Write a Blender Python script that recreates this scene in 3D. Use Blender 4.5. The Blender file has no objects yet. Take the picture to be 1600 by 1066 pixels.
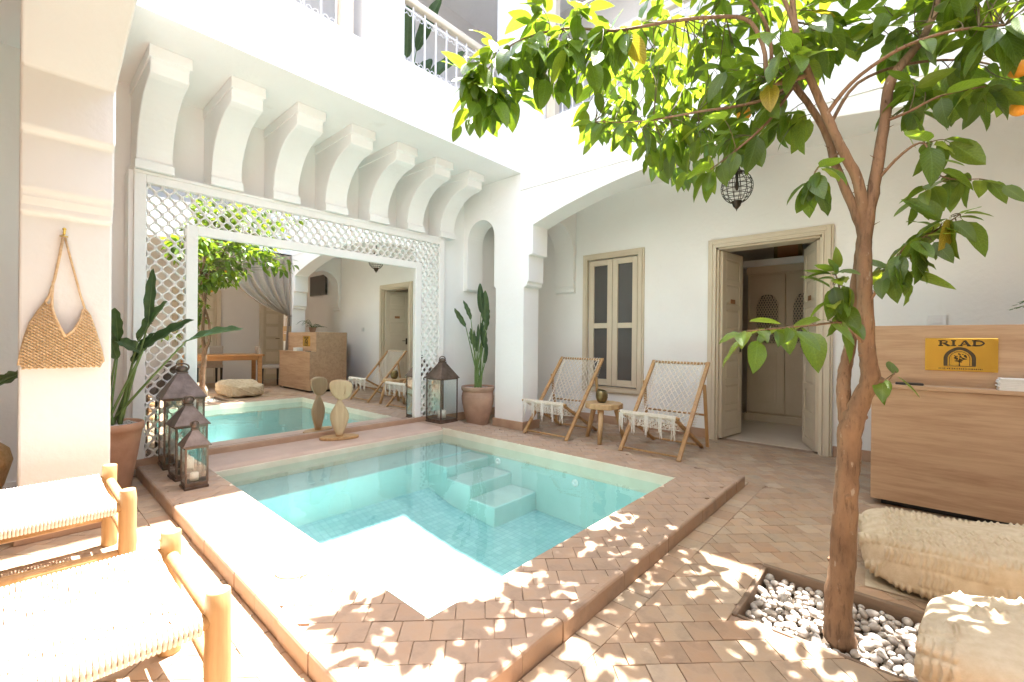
import bpy, bmesh, math, random
import numpy as np
from mathutils import Vector, Matrix
random.seed(7)
SC = bpy.context.scene
COL = SC.collection
PI = math.pi

# ------------------------------------------------------------------ camera
CAM_H = 1.12
R_ = Vector((0.66650419, -0.74543946, 0.00960087))
U_ = Vector((-0.00486196, 0.00853173, 0.99995178))
F_ = Vector((0.74548543, 0.66651874, -0.00206214))
cam_d = bpy.data.cameras.new('camera')
cam = bpy.data.objects.new('camera', cam_d)
COL.objects.link(cam)
cam.matrix_world = Matrix(((R_.x, U_.x, -F_.x, 0), (R_.y, U_.y, -F_.y, 0), (R_.z, U_.z, -F_.z, CAM_H), (0, 0, 0, 1)))
cam_d.sensor_width = 36.0
cam_d.lens = 695.15 / 1600 * 36
cam_d.clip_start = 0.02
cam_d.clip_end = 500
SC.camera = cam

# ------------------------------------------------------------------ sky, sun, exposure
SUN = Vector((0.285, 0.045, 1.0)).normalized()
w = bpy.data.worlds.new('World'); SC.world = w; w.use_nodes = True
wn = w.node_tree; bg = wn.nodes['Background']
sky = wn.nodes.new('ShaderNodeTexSky'); sky.sky_type = 'NISHITA'; sky.sun_disc = False
sky.sun_elevation = math.asin(SUN.z); sky.sun_rotation = math.atan2(SUN.x, SUN.y)
sky.air_density = 1.0; sky.dust_density = 2.0; sky.ozone_density = 1.0
wn.links.new(sky.outputs[0], bg.inputs[0]); bg.inputs[1].default_value = 0.15
sl = bpy.data.lights.new('sun', 'SUN'); sl.energy = 5.0; sl.angle = math.radians(0.53); sl.color = (1.0, 0.955, 0.90)
so = bpy.data.objects.new('sun', sl); COL.objects.link(so)
so.rotation_euler = SUN.to_track_quat('Z', 'Y').to_euler(); so.location = (2, 1, 12)
SC.view_settings.view_transform = 'Standard'; SC.view_settings.look = 'None'
SC.view_settings.gamma = 1.0; SC.view_settings.exposure = 2.78
SC.view_settings.use_curve_mapping = False
cy = SC.cycles
cy.use_denoising = True
cy.max_bounces = 11; cy.diffuse_bounces = 7; cy.glossy_bounces = 5; cy.transmission_bounces = 8; cy.transparent_max_bounces = 16
cy.caustics_reflective = True; cy.caustics_refractive = False
cy.sample_clamp_indirect = 8.0; cy.blur_glossy = 1.0

# ------------------------------------------------------------------ helpers
class MB:
    """collects shapes into one mesh"""
    def __init__(s): s.v = []; s.f = []; s.m = Matrix.Identity(4)
    def add(s, vs, fs):
        o = len(s.v)
        s.v += [tuple(s.m @ Vector(p)) for p in vs]
        s.f += [tuple(i + o for i in q) for q in fs]
    def box(s, x0, x1, y0, y1, z0, z1):
        s.add([(x0,y0,z0),(x1,y0,z0),(x1,y1,z0),(x0,y1,z0),(x0,y0,z1),(x1,y0,z1),(x1,y1,z1),(x0,y1,z1)],
              [(0,3,2,1),(4,5,6,7),(0,1,5,4),(1,2,6,5),(2,3,7,6),(3,0,4,7)])
    def frustum(s, cx, cy, z0, a0, z1, a1, b0=None, b1=None):
        b0 = a0 if b0 is None else b0; b1 = a1 if b1 is None else b1
        s.add([(cx-a0,cy-b0,z0),(cx+a0,cy-b0,z0),(cx+a0,cy+b0,z0),(cx-a0,cy+b0,z0),(cx-a1,cy-b1,z1),(cx+a1,cy-b1,z1),(cx+a1,cy+b1,z1),(cx-a1,cy+b1,z1)],
              [(0,3,2,1),(4,5,6,7),(0,1,5,4),(1,2,6,5),(2,3,7,6),(3,0,4,7)])
    def prism(s, poly, axis, a, b):
        """poly of (p,q): axis 'x' -> (y,z), 'y' -> (x,z), 'z' -> (x,y)"""
        def P(p, q, t):
            return (t, p, q) if axis == 'x' else (p, t, q) if axis == 'y' else (p, q, t)
        n = len(poly)
        vs = [P(p, q, a) for p, q in poly] + [P(p, q, b) for p, q in poly]
        fs = [tuple(range(n-1, -1, -1)), tuple(range(n, 2*n))]
        fs += [(i, (i+1) % n, n+(i+1) % n, n+i) for i in range(n)]
        s.add(vs, fs)
    def tube(s, pts, rad, n=8, cap=True):
        pts = [Vector(p) for p in pts]
        if not hasattr(rad, '__len__'): rad = [rad]*len(pts)
        rings = []; up = None
        for i, p in enumerate(pts):
            d = (pts[min(i+1, len(pts)-1)] - pts[max(i-1, 0)])
            if d.length < 1e-9: d = Vector((0,0,1))
            d.normalize()
            if up is None: up = d.orthogonal().normalized()
            up = (up - d*up.dot(d))
            if up.length < 1e-6: up = d.orthogonal()
            up.normalize(); sd = d.cross(up)
            rings.append([p + (up*math.cos(2*PI*k/n) + sd*math.sin(2*PI*k/n))*rad[i] for k in range(n)])
        vs = [q for r in rings for q in r]; fs = []
        for i in range(len(rings)-1):
            for k in range(n):
                fs.append((i*n+k, i*n+(k+1) % n, (i+1)*n+(k+1) % n, (i+1)*n+k))
        if cap:
            fs.append(tuple(range(n-1, -1, -1))); fs.append(tuple((len(rings)-1)*n+k for k in range(n)))
        s.add(vs, fs)
    def bar(s, a, b, wx, wy, up=(0,0,1)):
        """rectangular bar from a to b"""
        a = Vector(a); b = Vector(b); d = (b-a).normalized(); up = Vector(up)
        sd = d.cross(up)
        if sd.length < 1e-5: sd = d.cross(Vector((1,0,0)))
        sd.normalize(); up = sd.cross(d)
        vs = []
        for p in (a, b):
            for q, t in ((-1,-1),(1,-1),(1,1),(-1,1)): vs.append(p + sd*q*wx/2 + up*t*wy/2)
        s.add(vs, [(0,1,2,3)[::-1],(4,5,6,7),(0,1,5,4),(1,2,6,5),(2,3,7,6),(3,0,4,7)])
    def lathe(s, prof, n=32, c=(0,0,0), wob=0):
        vs = []; fs = []
        for r, z in prof:
            for k in range(n):
                a = 2*PI*k/n
                rr = r*(1+wob*math.sin(3*a+z*20))
                vs.append((c[0]+rr*math.cos(a), c[1]+rr*math.sin(a), c[2]+z))
        for i in range(len(prof)-1):
            for k in range(n):
                fs.append((i*n+k, i*n+(k+1) % n, (i+1)*n+(k+1) % n, (i+1)*n+k))
        if prof[0][0] > 1e-4: fs.append(tuple(range(n-1, -1, -1)))
        if prof[-1][0] > 1e-4: fs.append(tuple((len(prof)-1)*n+k for k in range(n)))
        s.add(vs, fs)
    def ball(s, c, r, nu=10, nv=6, sc=(1,1,1)):
        prof = [(max(r*math.sin(PI*i/nv), 1e-5), -r*math.cos(PI*i/nv)) for i in range(nv+1)]
        vs = []; fs = []
        for rr, z in prof:
            for k in range(nu):
                a = 2*PI*k/nu
                vs.append((c[0]+rr*math.cos(a)*sc[0], c[1]+rr*math.sin(a)*sc[1], c[2]+z*sc[2]))
        for i in range(nv):
            for k in range(nu): fs.append((i*nu+k, i*nu+(k+1) % nu, (i+1)*nu+(k+1) % nu, (i+1)*nu+k))
        s.add(vs, fs)
    def grid(s, fn, nu, nv, thick=None):
        vs = [fn(i/nu, j/nv) for j in range(nv+1) for i in range(nu+1)]
        fs = [(j*(nu+1)+i, j*(nu+1)+i+1, (j+1)*(nu+1)+i+1, (j+1)*(nu+1)+i) for j in range(nv) for i in range(nu)]
        s.add(vs, fs)
    def mesh(s, name):
        me = bpy.data.meshes.new(name); me.from_pydata(s.v, [], s.f); me.update(); return me
    def build(s, name, mat, parent=None, smooth=False, bevel=0, seg=2, fix=True, **kw):
        me = s.mesh(name)
        if fix:
            bm = bmesh.new(); bm.from_mesh(me); bmesh.ops.recalc_face_normals(bm, faces=bm.faces); bm.to_mesh(me); bm.free()
        if smooth:
            me.polygons.foreach_set('use_smooth', [True]*len(me.polygons))
        me.materials.append(mat)
        o = link(name, me, parent)
        if bevel:
            b = o.modifiers.new('bevel', 'BEVEL'); b.width = bevel; b.segments = seg; b.limit_method = 'ANGLE'; b.angle_limit = math.radians(40)
        if kw: tag(o, **kw)
        return o

def link(name, data, parent=None):
    o = bpy.data.objects.new(name, data); COL.objects.link(o)
    if parent is not None: o.parent = parent
    return o
def tag(o, label=None, cat=None, group=None, kind=None):
    if label: o['label'] = label
    if cat: o['category'] = cat
    if group: o['group'] = group
    if kind: o['kind'] = kind
    return o
def thing(name, label, cat, loc=(0,0,0), rz=0, group=None):
    o = link(name, None); o.location = loc; o.rotation_euler = (0,0,rz); o.empty_display_size = 0.1
    return tag(o, label, cat, group)
def copy_tree(o, parent=None):
    c = o.copy(); COL.objects.link(c); c.parent = parent
    for ch in list(o.children): copy_tree(ch, c)
    return c

def solid_wall(mb, axis, t0, t1, us, zs, holes):
    """wall slab with rectangular holes; axis = direction of its thickness. us/zs: (lo,hi)"""
    U = sorted(set([us[0], us[1]] + [h[0] for h in holes] + [h[1] for h in holes]))
    Z = sorted(set([zs[0], zs[1]] + [h[2] for h in holes] + [h[3] for h in holes]))
    U = [u for u in U if us[0] <= u <= us[1]]; Z = [z for z in Z if zs[0] <= z <= zs[1]]
    def solid(i, j):
        if i < 0 or j < 0 or i >= len(U)-1 or j >= len(Z)-1: return False
        cu = (U[i]+U[i+1])/2; cz = (Z[j]+Z[j+1])/2
        return not any(h[0] < cu < h[1] and h[2] < cz < h[3] for h in holes)
    P = (lambda u, t, z: (t, u, z)) if axis == 'x' else (lambda u, t, z: (u, t, z))
    for i in range(len(U)-1):
        for j in range(len(Z)-1):
            if not solid(i, j): continue
            a, b, c, d = U[i], U[i+1], Z[j], Z[j+1]
            for t in (t0, t1): mb.add([P(a,t,c),P(b,t,c),P(b,t,d),P(a,t,d)], [(0,1,2,3)])
            if not solid(i-1, j): mb.add([P(a,t0,c),P(a,t1,c),P(a,t1,d),P(a,t0,d)], [(0,1,2,3)])
            if not solid(i+1, j): mb.add([P(b,t0,c),P(b,t1,c),P(b,t1,d),P(b,t0,d)], [(0,1,2,3)])
            if not solid(i, j-1): mb.add([P(a,t0,c),P(b,t0,c),P(b,t1,c),P(a,t1,c)], [(0,1,2,3)])
            if not solid(i, j+1): mb.add([P(a,t0,d),P(b,t0,d),P(b,t1,d),P(a,t1,d)], [(0,1,2,3)])

def in_frame(p, m=20):
    v = Vector(p) - Vector((0,0,CAM_H)); z = v.dot(F_)
    if z < 0.1: return None
    x = 800+695.15*v.dot(R_)/z; y = 533-695.15*v.dot(U_)/z
    return (x, y, z) if -m < x < 1600+m and -m < y < 1066+m else None

# ------------------------------------------------------------------ materials
def new_mat(name):
    m = bpy.data.materials.new(name); m.use_nodes = True
    nt = m.node_tree; b = nt.nodes['Principled BSDF']
    return m, nt, b
def N(nt, t, **kw):
    n = nt.nodes.new(t)
    for k, v in kw.items():
        if k.startswith('i_'):
            key = k[2:]
            n.inputs[int(key) if key.isdigit() else key].default_value = v
        else: setattr(n, k, v)
    return n
def coords(nt, kind='Object', scale=(1,1,1), rot=(0,0,0)):
    tc = N(nt, 'ShaderNodeTexCoord'); mp = N(nt, 'ShaderNodeMapping')
    mp.inputs['Scale'].default_value = scale; mp.inputs['Rotation'].default_value = rot
    nt.links.new(tc.outputs[kind], mp.inputs[0]); return mp.outputs[0]
def ramp(nt, fac, stops):
    r = N(nt, 'ShaderNodeValToRGB'); e = r.color_ramp.elements
    while len(e) > 1: e.remove(e[-1])
    e[0].position = stops[0][0]; e[0].color = (*stops[0][1], 1)
    for p, c in stops[1:]:
        q = e.new(p); q.color = (*c, 1)
    nt.links.new(fac, r.inputs[0]); return r.outputs[0]
def mix(nt, fac, a, b, mode='MIX'):
    n = N(nt, 'ShaderNodeMix', data_type='RGBA', blend_type=mode)
    for s, v in ((0, fac), (6, a), (7, b)):
        if isinstance(v, (int, float)): n.inputs[s].default_value = v
        elif isinstance(v, tuple): n.inputs[s].default_value = (*v, 1)
        else: nt.links.new(v, n.inputs[s])
    return n.outputs[2]
def noise(nt, vec, scale, detail=4, rough=0.55, dist=0):
    n = N(nt, 'ShaderNodeTexNoise'); n.inputs['Scale'].default_value = scale; n.inputs['Detail'].default_value = detail
    n.inputs['Roughness'].default_value = rough; n.inputs['Distortion'].default_value = dist
    nt.links.new(vec, n.inputs['Vector']); return n.outputs[0]
def bump(nt, b, h, strength=0.3, dist=0.01):
    n = N(nt, 'ShaderNodeBump'); n.inputs['Strength'].default_value = strength; n.inputs['Distance'].default_value = dist
    nt.links.new(h, n.inputs['Height']); nt.links.new(n.outputs[0], b.inputs['Normal']); return n
def simple(name, c1, c2=None, rough=0.6, scale=8, bumpS=0.0, bumpscale=40, metal=0, stretch=(1,1,1), spec=0.5, detail=5, lo=.35, hi=.65):
    m, nt, b = new_mat(name)
    b.inputs['Roughness'].default_value = rough; b.inputs['Metallic'].default_value = metal; b.inputs['Specular IOR Level'].default_value = spec
    v = coords(nt, scale=stretch)
    if c2:
        nt.links.new(ramp(nt, noise(nt, v, scale, detail), [(lo, c1), (hi, c2)]), b.inputs['Base Color'])
    else: b.inputs['Base Color'].default_value = (*c1, 1)
    if bumpS: bump(nt, b, noise(nt, v, bumpscale, 6), bumpS)
    return m
def rand(nt):
    oi = N(nt, 'ShaderNodeObjectInfo'); ge = N(nt, 'ShaderNodeNewGeometry')
    a = N(nt, 'ShaderNodeMath', operation='ADD'); nt.links.new(oi.outputs['Random'], a.inputs[0]); nt.links.new(ge.outputs['Random Per Island'], a.inputs[1])
    f = N(nt, 'ShaderNodeMath', operation='FRACT'); nt.links.new(a.outputs[0], f.inputs[0]); return f.outputs[0]

M = {}
def plaster(name, c, var=0.03):
    m, nt, b = new_mat(name)
    v = coords(nt); n1 = noise(nt, v, 1.3, 5); n2 = noise(nt, v, 22, 6)
    a = tuple(x*(1-var) for x in c); d = tuple(min(x*(1+var), .9) for x in c)
    col = ramp(nt, n1, [(.3, a), (.7, d)])
    st = noise(nt, coords(nt, scale=(1.6,1.6,.5)), 2.2, 7, .65)
    col = mix(nt, 1.0, col, ramp(nt, st, [(.24, (.93,.915,.90)), (.36, (1,1,1)), (.9, (1,1,1))]), 'MULTIPLY')
    nt.links.new(col, b.inputs['Base Color']); b.inputs['Roughness'].default_value = .75; b.inputs['Specular IOR Level'].default_value = .25
    h = N(nt, 'ShaderNodeMath', operation='ADD'); nt.links.new(n2, h.inputs[0])
    n3 = noise(nt, v, 4, 4); nt.links.new(n3, h.inputs[1])
    bump(nt, b, h.outputs[0], .5, .006); return m
M['plaster'] = plaster('white_plaster', (.885, .868, .85))
M['plaster2'] = plaster('cream_plaster', (.75, .72, .69))
M['frame_white'] = plaster('white_carved_wood', (.85, .825, .795), .02)
M['paint_beige'] = simple('beige_door_paint', (.56,.47,.33), (.60,.51,.37), .45, 3, .05, 60)
M['paint_light'] = simple('light_beige_paint', (.64,.55,.42), (.67,.585,.45), .45, 3, .05, 60)
M['skirt'] = simple('terracotta_skirting', (.42,.26,.17), (.50,.33,.22), .6, 6, .15, 30)

def tile_mat(name, cols, rough=.62):
    m, nt, b = new_mat(name); v = coords(nt)
    r = rand(nt)
    base = ramp(nt, r, [(i/(len(cols)-1), c) for i, c in enumerate(cols)])
    n1 = noise(nt, v, 9, 6, .6); n2 = noise(nt, v, 60, 5)
    shade = ramp(nt, n1, [(.25, (.66,.65,.66)), (.48, (1,1,1)), (.78, (1.1,1.02,.92))])
    col = mix(nt, 1.0, base, shade, 'MULTIPLY')
    nt.links.new(col, b.inputs['Base Color']); b.inputs['Roughness'].default_value = rough
    rr = ramp(nt, n1, [(.3, (rough-.14,)*3), (.7, (rough+.12,)*3)]); nt.links.new(rr, b.inputs['Roughness'])
    h = N(nt, 'ShaderNodeMath', operation='ADD'); nt.links.new(n2, h.inputs[0]); nt.links.new(n1, h.inputs[1])
    bump(nt, b, h.outputs[0], .3, .003); return m
M['tile'] = tile_mat('terracotta_floor_tile', [(.35,.235,.155), (.42,.295,.20), (.385,.28,.19), (.45,.33,.23), (.39,.25,.16), (.37,.28,.195), (.47,.36,.26)])
M['ptile'] = tile_mat('pinkish_platform_tile', [(.36,.245,.175), (.40,.28,.20), (.375,.26,.185), (.42,.30,.22)])
M['mortar'] = simple('tile_mortar', (.30,.20,.145), (.36,.25,.18), .9, 20, .2, 60)
M['tadelakt'] = simple('pink_tadelakt', (.50,.345,.265), (.56,.40,.315), .55, 5, .15, 25)
M['rim'] = simple('cream_stone_rim', (.66,.555,.43), (.72,.62,.50), .5, 6, .2, 30)

def wood(name, c1, c2, rough=.5, axis='x', scale=1.0, island=False):
    m, nt, b = new_mat(name)
    st = {'x': (1.2,14,14), 'y': (14,1.2,14), 'z': (14,14,1.2)}[axis]
    v = coords(nt, scale=tuple(s*scale for s in st))
    n1 = noise(nt, v, 1.6, 6, .6, .6); n2 = noise(nt, v, 7, 5, .6)
    f = N(nt, 'ShaderNodeMix', data_type='FLOAT'); f.inputs[0].default_value = .35
    nt.links.new(n1, f.inputs[2]); nt.links.new(n2, f.inputs[3])
    nt.links.new(ramp(nt, f.outputs[0], [(.3, c1), (.55, c2), (.75, tuple(x*1.12 for x in c2))]), b.inputs['Base Color'])
    b.inputs['Roughness'].default_value = rough
    bump(nt, b, n2, .12, .003); return m
M['oak_y'] = wood('oak_desk_veneer', (.36,.215,.125), (.52,.345,.215), .45, 'y', .8)
M['oak_x'] = wood('oak_desk_side', (.30,.165,.085), (.44,.27,.155), .45, 'x', .8)
M['chairwood'] = wood('honey_chair_wood', (.33,.17,.06), (.50,.29,.12), .45, 'z')
M['tablewood'] = wood('pale_carved_wood', (.42,.25,.11), (.56,.37,.19), .5, 'z')
M['stoolwood'] = wood('pale_peeled_wood', (.40,.225,.095), (.52,.325,.15), .5, 'z')
M['redwood'] = wood('warm_table_wood', (.36,.17,.06), (.50,.26,.10), .4, 'x')
M['carved'] = wood('light_carved_wood', (.38,.24,.13), (.52,.36,.21), .6, 'z', .6)
M['edging'] = wood('weathered_edging_wood', (.13,.085,.055), (.22,.15,.10), .7, 'y')
M['leather'] = simple('tan_leather', (.30,.13,.05), (.36,.17,.07), .45, 5, .1, 60)

def metal(name, c1, c2, rough=.45, scale=14):
    return simple(name, c1, c2, rough, scale, .15, 70, .85)
M['lantern'] = metal('aged_brown_metal', (.12,.085,.065), (.20,.145,.115), .5)
M['iron'] = metal('dark_iron', (.045,.038,.032), (.09,.07,.055), .5)
M['bronze'] = metal('dark_bronze', (.16,.115,.05), (.25,.19,.09), .38, 25)
M['hook'] = metal('brass_hook', (.65,.45,.10), (.75,.55,.15), .3)
def brass():
    m, nt, b = new_mat('polished_brass'); b.inputs['Base Color'].default_value = (.95,.64,.13,1); b.inputs['Metallic'].default_value = 1
    v = coords(nt); b.inputs['Roughness'].default_value = .14
    bump(nt, b, noise(nt, v, 3.0, 1), .35, .03); b.inputs['Roughness'].default_value = .09; return m
M['brass'] = brass()
M['engrave'] = simple('engraved_black', (.06,.04,.015), None, .6)
M['rail'] = simple('white_rail_paint', (.80,.78,.77), None, .4)
M['dark'] = simple('dark_backing', (.03,.027,.024), (.05,.045,.04), .6, 3)
M['black'] = simple('black_plastic', (.02,.02,.022), None, .35)
M['paper'] = simple('white_paper', (.75,.75,.74), (.80,.79,.78), .8, 30)
M['switch'] = simple('white_switch_plastic', (.82,.81,.80), None, .35)
M['roomfloor'] = simple('pale_room_floor', (.60,.49,.38), (.66,.55,.44), .3, 3, .05, 20)
M['roomwall'] = simple('grey_room_wall', (.66,.62,.58), (.70,.66,.62), .8, 2)
M['wardrobe'] = simple('taupe_wardrobe_paint', (.60,.49,.36), (.64,.53,.40), .5, 3, .05, 50)
M['rope'] = simple('cream_cotton_cord', (.72,.64,.52), (.80,.73,.62), .85, 60, .5, 220)
M['cord_white'] = simple('white_cotton_cord', (.74,.69,.62), (.82,.78,.72), .85, 60, .5, 200)
M['straw'] = simple('golden_straw_cord', (.52,.33,.16), (.66,.45,.25), .75, 45, .5, 160)
M['straw_light'] = simple('pale_straw_cord', (.58,.38,.20), (.74,.53,.32), .75, 45, .5, 160)
M['pot'] = simple('terracotta_pot', (.40,.20,.115), (.52,.29,.18), .75, 6, .25, 35)
M['pot2'] = simple('dusty_terracotta_pot', (.36,.215,.15), (.47,.30,.21), .8, 6, .25, 35)
M['soil'] = simple('dark_soil', (.06,.045,.03), (.10,.075,.05), .95, 30, .4, 60)
M['linen'] = simple('greige_linen', (.36,.295,.24), (.41,.34,.28), .9, 40, .3, 180)
M['upholstery'] = simple('beige_upholstery', (.45,.38,.31), (.50,.43,.36), .9, 30, .2, 120)

def schlick(nt, f0):
    lw = N(nt, 'ShaderNodeLayerWeight'); lw.inputs[0].default_value = .5
    p = N(nt, 'ShaderNodeMath', operation='POWER'); nt.links.new(lw.outputs['Facing'], p.inputs[0]); p.inputs[1].default_value = 4.6
    m = N(nt, 'ShaderNodeMath', operation='MULTIPLY_ADD'); nt.links.new(p.outputs[0], m.inputs[0]); m.inputs[1].default_value = 1-f0; m.inputs[2].default_value = f0
    return m.outputs[0], lw.inputs['Normal']
def glass(name, tint=(.95,.97,.96), refl=1.0):
    m, nt, b = new_mat(name); nt.nodes.remove(b); out = nt.nodes['Material Output']
    tr = N(nt, 'ShaderNodeBsdfTransparent'); tr.inputs[0].default_value = (*tint, 1)
    gl = N(nt, 'ShaderNodeBsdfGlossy'); gl.inputs['Roughness'].default_value = .02
    fr = schlick(nt, .05)
    mx = N(nt, 'ShaderNodeMixShader')
    nt.links.new(fr[0], mx.inputs[0]); nt.links.new(tr.outputs[0], mx.inputs[1]); nt.links.new(gl.outputs[0], mx.inputs[2]); nt.links.new(mx.outputs[0], out.inputs[0])
    return m
M['glass'] = glass('lantern_glass', (.95,.97,.96))
def mirror():
    m, nt, b = new_mat('mirror_silver'); b.inputs['Base Color'].default_value = (.90,.92,.91,1); b.inputs['Metallic'].default_value = 1; b.inputs['Roughness'].default_value = .0
    v = coords(nt); bump(nt, b, noise(nt, v, .8, 1), .02, .01); return m
M['mirror'] = mirror()
def pane():
    m, nt, b = new_mat('dark_window_glass'); b.inputs['Base Color'].default_value = (.10,.095,.09,1); b.inputs['Roughness'].default_value = .08; b.inputs['Specular IOR Level'].default_value = .6
    return m
M['pane'] = pane()
def water():
    m, nt, b = new_mat('pool_water'); nt.nodes.remove(b); out = nt.nodes['Material Output']
    tr = N(nt, 'ShaderNodeBsdfTransparent'); tr.inputs[0].default_value = (.84,.965,.96,1)
    gl = N(nt, 'ShaderNodeBsdfGlossy'); gl.inputs['Roughness'].default_value = .0
    fr = schlick(nt, .02)
    v = coords(nt); n1 = noise(nt, v, 5, 2, .5, .4)
    bp = N(nt, 'ShaderNodeBump'); bp.inputs['Strength'].default_value = .10; bp.inputs['Distance'].default_value = .02
    nt.links.new(n1, bp.inputs['Height']); nt.links.new(bp.outputs[0], gl.inputs['Normal']); nt.links.new(bp.outputs[0], fr[1])
    mx = N(nt, 'ShaderNodeMixShader')
    nt.links.new(fr[0], mx.inputs[0]); nt.links.new(tr.outputs[0], mx.inputs[1]); nt.links.new(gl.outputs[0], mx.inputs[2]); nt.links.new(mx.outputs[0], out.inputs[0])
    return m
M['water'] = water()
def mosaic():
    m, nt, b = new_mat('turquoise_mosaic'); v = coords(nt)
    n0 = noise(nt, v, 6, 2); 
    br = N(nt, 'ShaderNodeTexBrick'); br.offset = .0; br.squash = 1.0
    br.inputs['Scale'].default_value = 1.0; br.inputs['Brick Width'].default_value = .052; br.inputs['Row Height'].default_value = .052
    br.inputs['Mortar Size'].default_value = .0022; br.inputs['Mortar Smooth'].default_value = .3; br.inputs['Bias'].default_value = 0
    br.inputs['Color1'].default_value = (.25,.46,.475,1); br.inputs['Color2'].default_value = (.33,.535,.555,1); br.inputs['Mortar'].default_value = (.20,.37,.41,1)
    nt.links.new(v, br.inputs['Vector'])
    col = mix(nt, 1.0, br.outputs[0], ramp(nt, n0, [(.3, (.86,.9,.92)), (.7, (1.1,1.06,1.03))]), 'MULTIPLY')
    nt.links.new(col, b.inputs['Base Color']); b.inputs['Roughness'].default_value = .3
    return m
M['mosaic'] = mosaic()
M['poolwall'] = simple('aqua_pool_plaster', (.44,.62,.60), (.50,.675,.655), .5, 4, .1, 30)
M['tread'] = simple('taupe_pool_tread', (.40,.50,.475), (.46,.56,.53), .5, 5, .1, 30)

def leaf_mat(name, dark, light, trans, rough=.32, nv=11.0, amt=.44):
    m, nt, b = new_mat(name); out = nt.nodes['Material Output']
    r = rand(nt); v = coords(nt)
    uv = N(nt, 'ShaderNodeUVMap'); uv.uv_map = 'UVMap'; sx = N(nt, 'ShaderNodeSeparateXYZ'); nt.links.new(uv.outputs[0], sx.inputs[0])
    def mth(op, a, b_=None, c=None):
        n = N(nt, 'ShaderNodeMath', operation=op)
        for i, q in enumerate((a, b_, c)):
            if q is None: continue
            if isinstance(q, (int, float)): n.inputs[i].default_value = q
            else: nt.links.new(q, n.inputs[i])
        return n.outputs[0]
    ax = mth('ABSOLUTE', mth('SUBTRACT', sx.outputs[0], .5))
    rib = mth('LESS_THAN', ax, .022)
    side = mth('POWER', mth('MULTIPLY_ADD', mth('SINE', mth('MULTIPLY', mth('SUBTRACT', sx.outputs[1], mth('MULTIPLY', ax, .55)), nv*6.283)), .5, .5), 9.0)
    vein = mth('MAXIMUM', rib, mth('MULTIPLY', side, .45))
    col = ramp(nt, r, [(0, dark), (.6, light), (1, tuple(x*1.25 for x in light))])
    blot = ramp(nt, noise(nt, v, 26, 4), [(.3, (.78,.80,.8)), (.7, (1.12,1.08,1.0))])
    col = mix(nt, 1.0, col, blot, 'MULTIPLY')
    col = mix(nt, mth('MULTIPLY', vein, .55), col, tuple(min(1, x*1.9+.03) for x in light))
    b.inputs['Roughness'].default_value = rough
    nt.links.new(col, b.inputs['Base Color'])
    bump(nt, b, vein, .35, .004)
    t = N(nt, 'ShaderNodeBsdfTranslucent')
    tc = ramp(nt, r, [(0, tuple(x*.6 for x in trans)), (.75, trans), (1, (trans[0]*1.4, trans[1]*1.1, trans[2]))])
    nt.links.new(mix(nt, 1.0, tc, blot, 'MULTIPLY'), t.inputs[0])
    mx = N(nt, 'ShaderNodeMixShader'); mx.inputs[0].default_value = amt
    nt.links.new(b.outputs[0], mx.inputs[1]); nt.links.new(t.outputs[0], mx.inputs[2]); nt.links.new(mx.outputs[0], out.inputs[0])
    return m
M['leaf'] = leaf_mat('citrus_leaf', (.05,.10,.022), (.095,.17,.033), (.31,.47,.025))
M['leaf_yellow'] = leaf_mat('yellowing_leaf', (.30,.25,.03), (.42,.33,.05), (.5,.45,.03))
M['strel'] = leaf_mat('strelitzia_leaf', (.045,.09,.04), (.08,.135,.06), (.10,.18,.04), .36, 26.0)
M['stalk'] = simple('green_stalk', (.10,.17,.045), (.16,.24,.07), .5, 10)
M['palm'] = leaf_mat('palm_leaf', (.025,.07,.02), (.05,.12,.03), (.10,.22,.03))
def bark():
    m, nt, b = new_mat('citrus_bark'); v = coords(nt, scale=(1,1,.5)); v2 = coords(nt, scale=(1,1,.16))
    n1 = noise(nt, v, 7, 6, .65); n2 = noise(nt, v2, 70, 6, .7); n3 = noise(nt, v, 34, 4)
    c = ramp(nt, n1, [(.28, (.11,.062,.034)), (.45, (.20,.118,.066)), (.6, (.265,.16,.09)), (.74, (.25,.185,.12))])
    c = mix(nt, 1.0, c, ramp(nt, n2, [(.36, (.55,.52,.50)), (.46, (1,1,1)), (.8, (1.12,1.1,1.05))]), 'MULTIPLY')
    c = mix(nt, ramp(nt, n3, [(.66, (0,0,0)), (.73, (.75,.75,.75))]), c, (.42,.36,.28))
    nt.links.new(c, b.inputs['Base Color']); b.inputs['Roughness'].default_value = .78
    h = N(nt, 'ShaderNodeMath', operation='ADD'); nt.links.new(n2, h.inputs[0]); nt.links.new(n1, h.inputs[1]); bump(nt, b, h.outputs[0], .8, .006); return m
M['bark'] = bark()
M['twig'] = simple('green_brown_twig', (.10,.085,.035), (.15,.115,.055), .7, 12)
M['orange'] = simple('ripe_orange', (.75,.30,.02), (.80,.38,.03), .45, 8, .3, 120)
M['lime'] = simple('green_citrus', (.13,.25,.02), (.20,.33,.03), .4, 8, .3, 120)
def pebble_mat():
    m, nt, b = new_mat('pale_pebble'); v = coords(nt)
    base = ramp(nt, rand(nt), [(0, (.36,.31,.26)), (.4, (.46,.41,.36)), (.8, (.52,.48,.44)), (1, (.42,.33,.26))])
    nt.links.new(mix(nt, 1.0, base, ramp(nt, noise(nt, v, 30, 5), [(.3, (.8,.8,.8)), (.7, (1.05,1.05,1.05))]), 'MULTIPLY'), b.inputs['Base Color'])
    b.inputs['Roughness'].default_value = .6; return m
M['pebble'] = pebble_mat()
M['pouf'] = simple('cream_wool', (.54,.435,.30), (.63,.53,.39), .95, 25, .3, 240)

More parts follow.
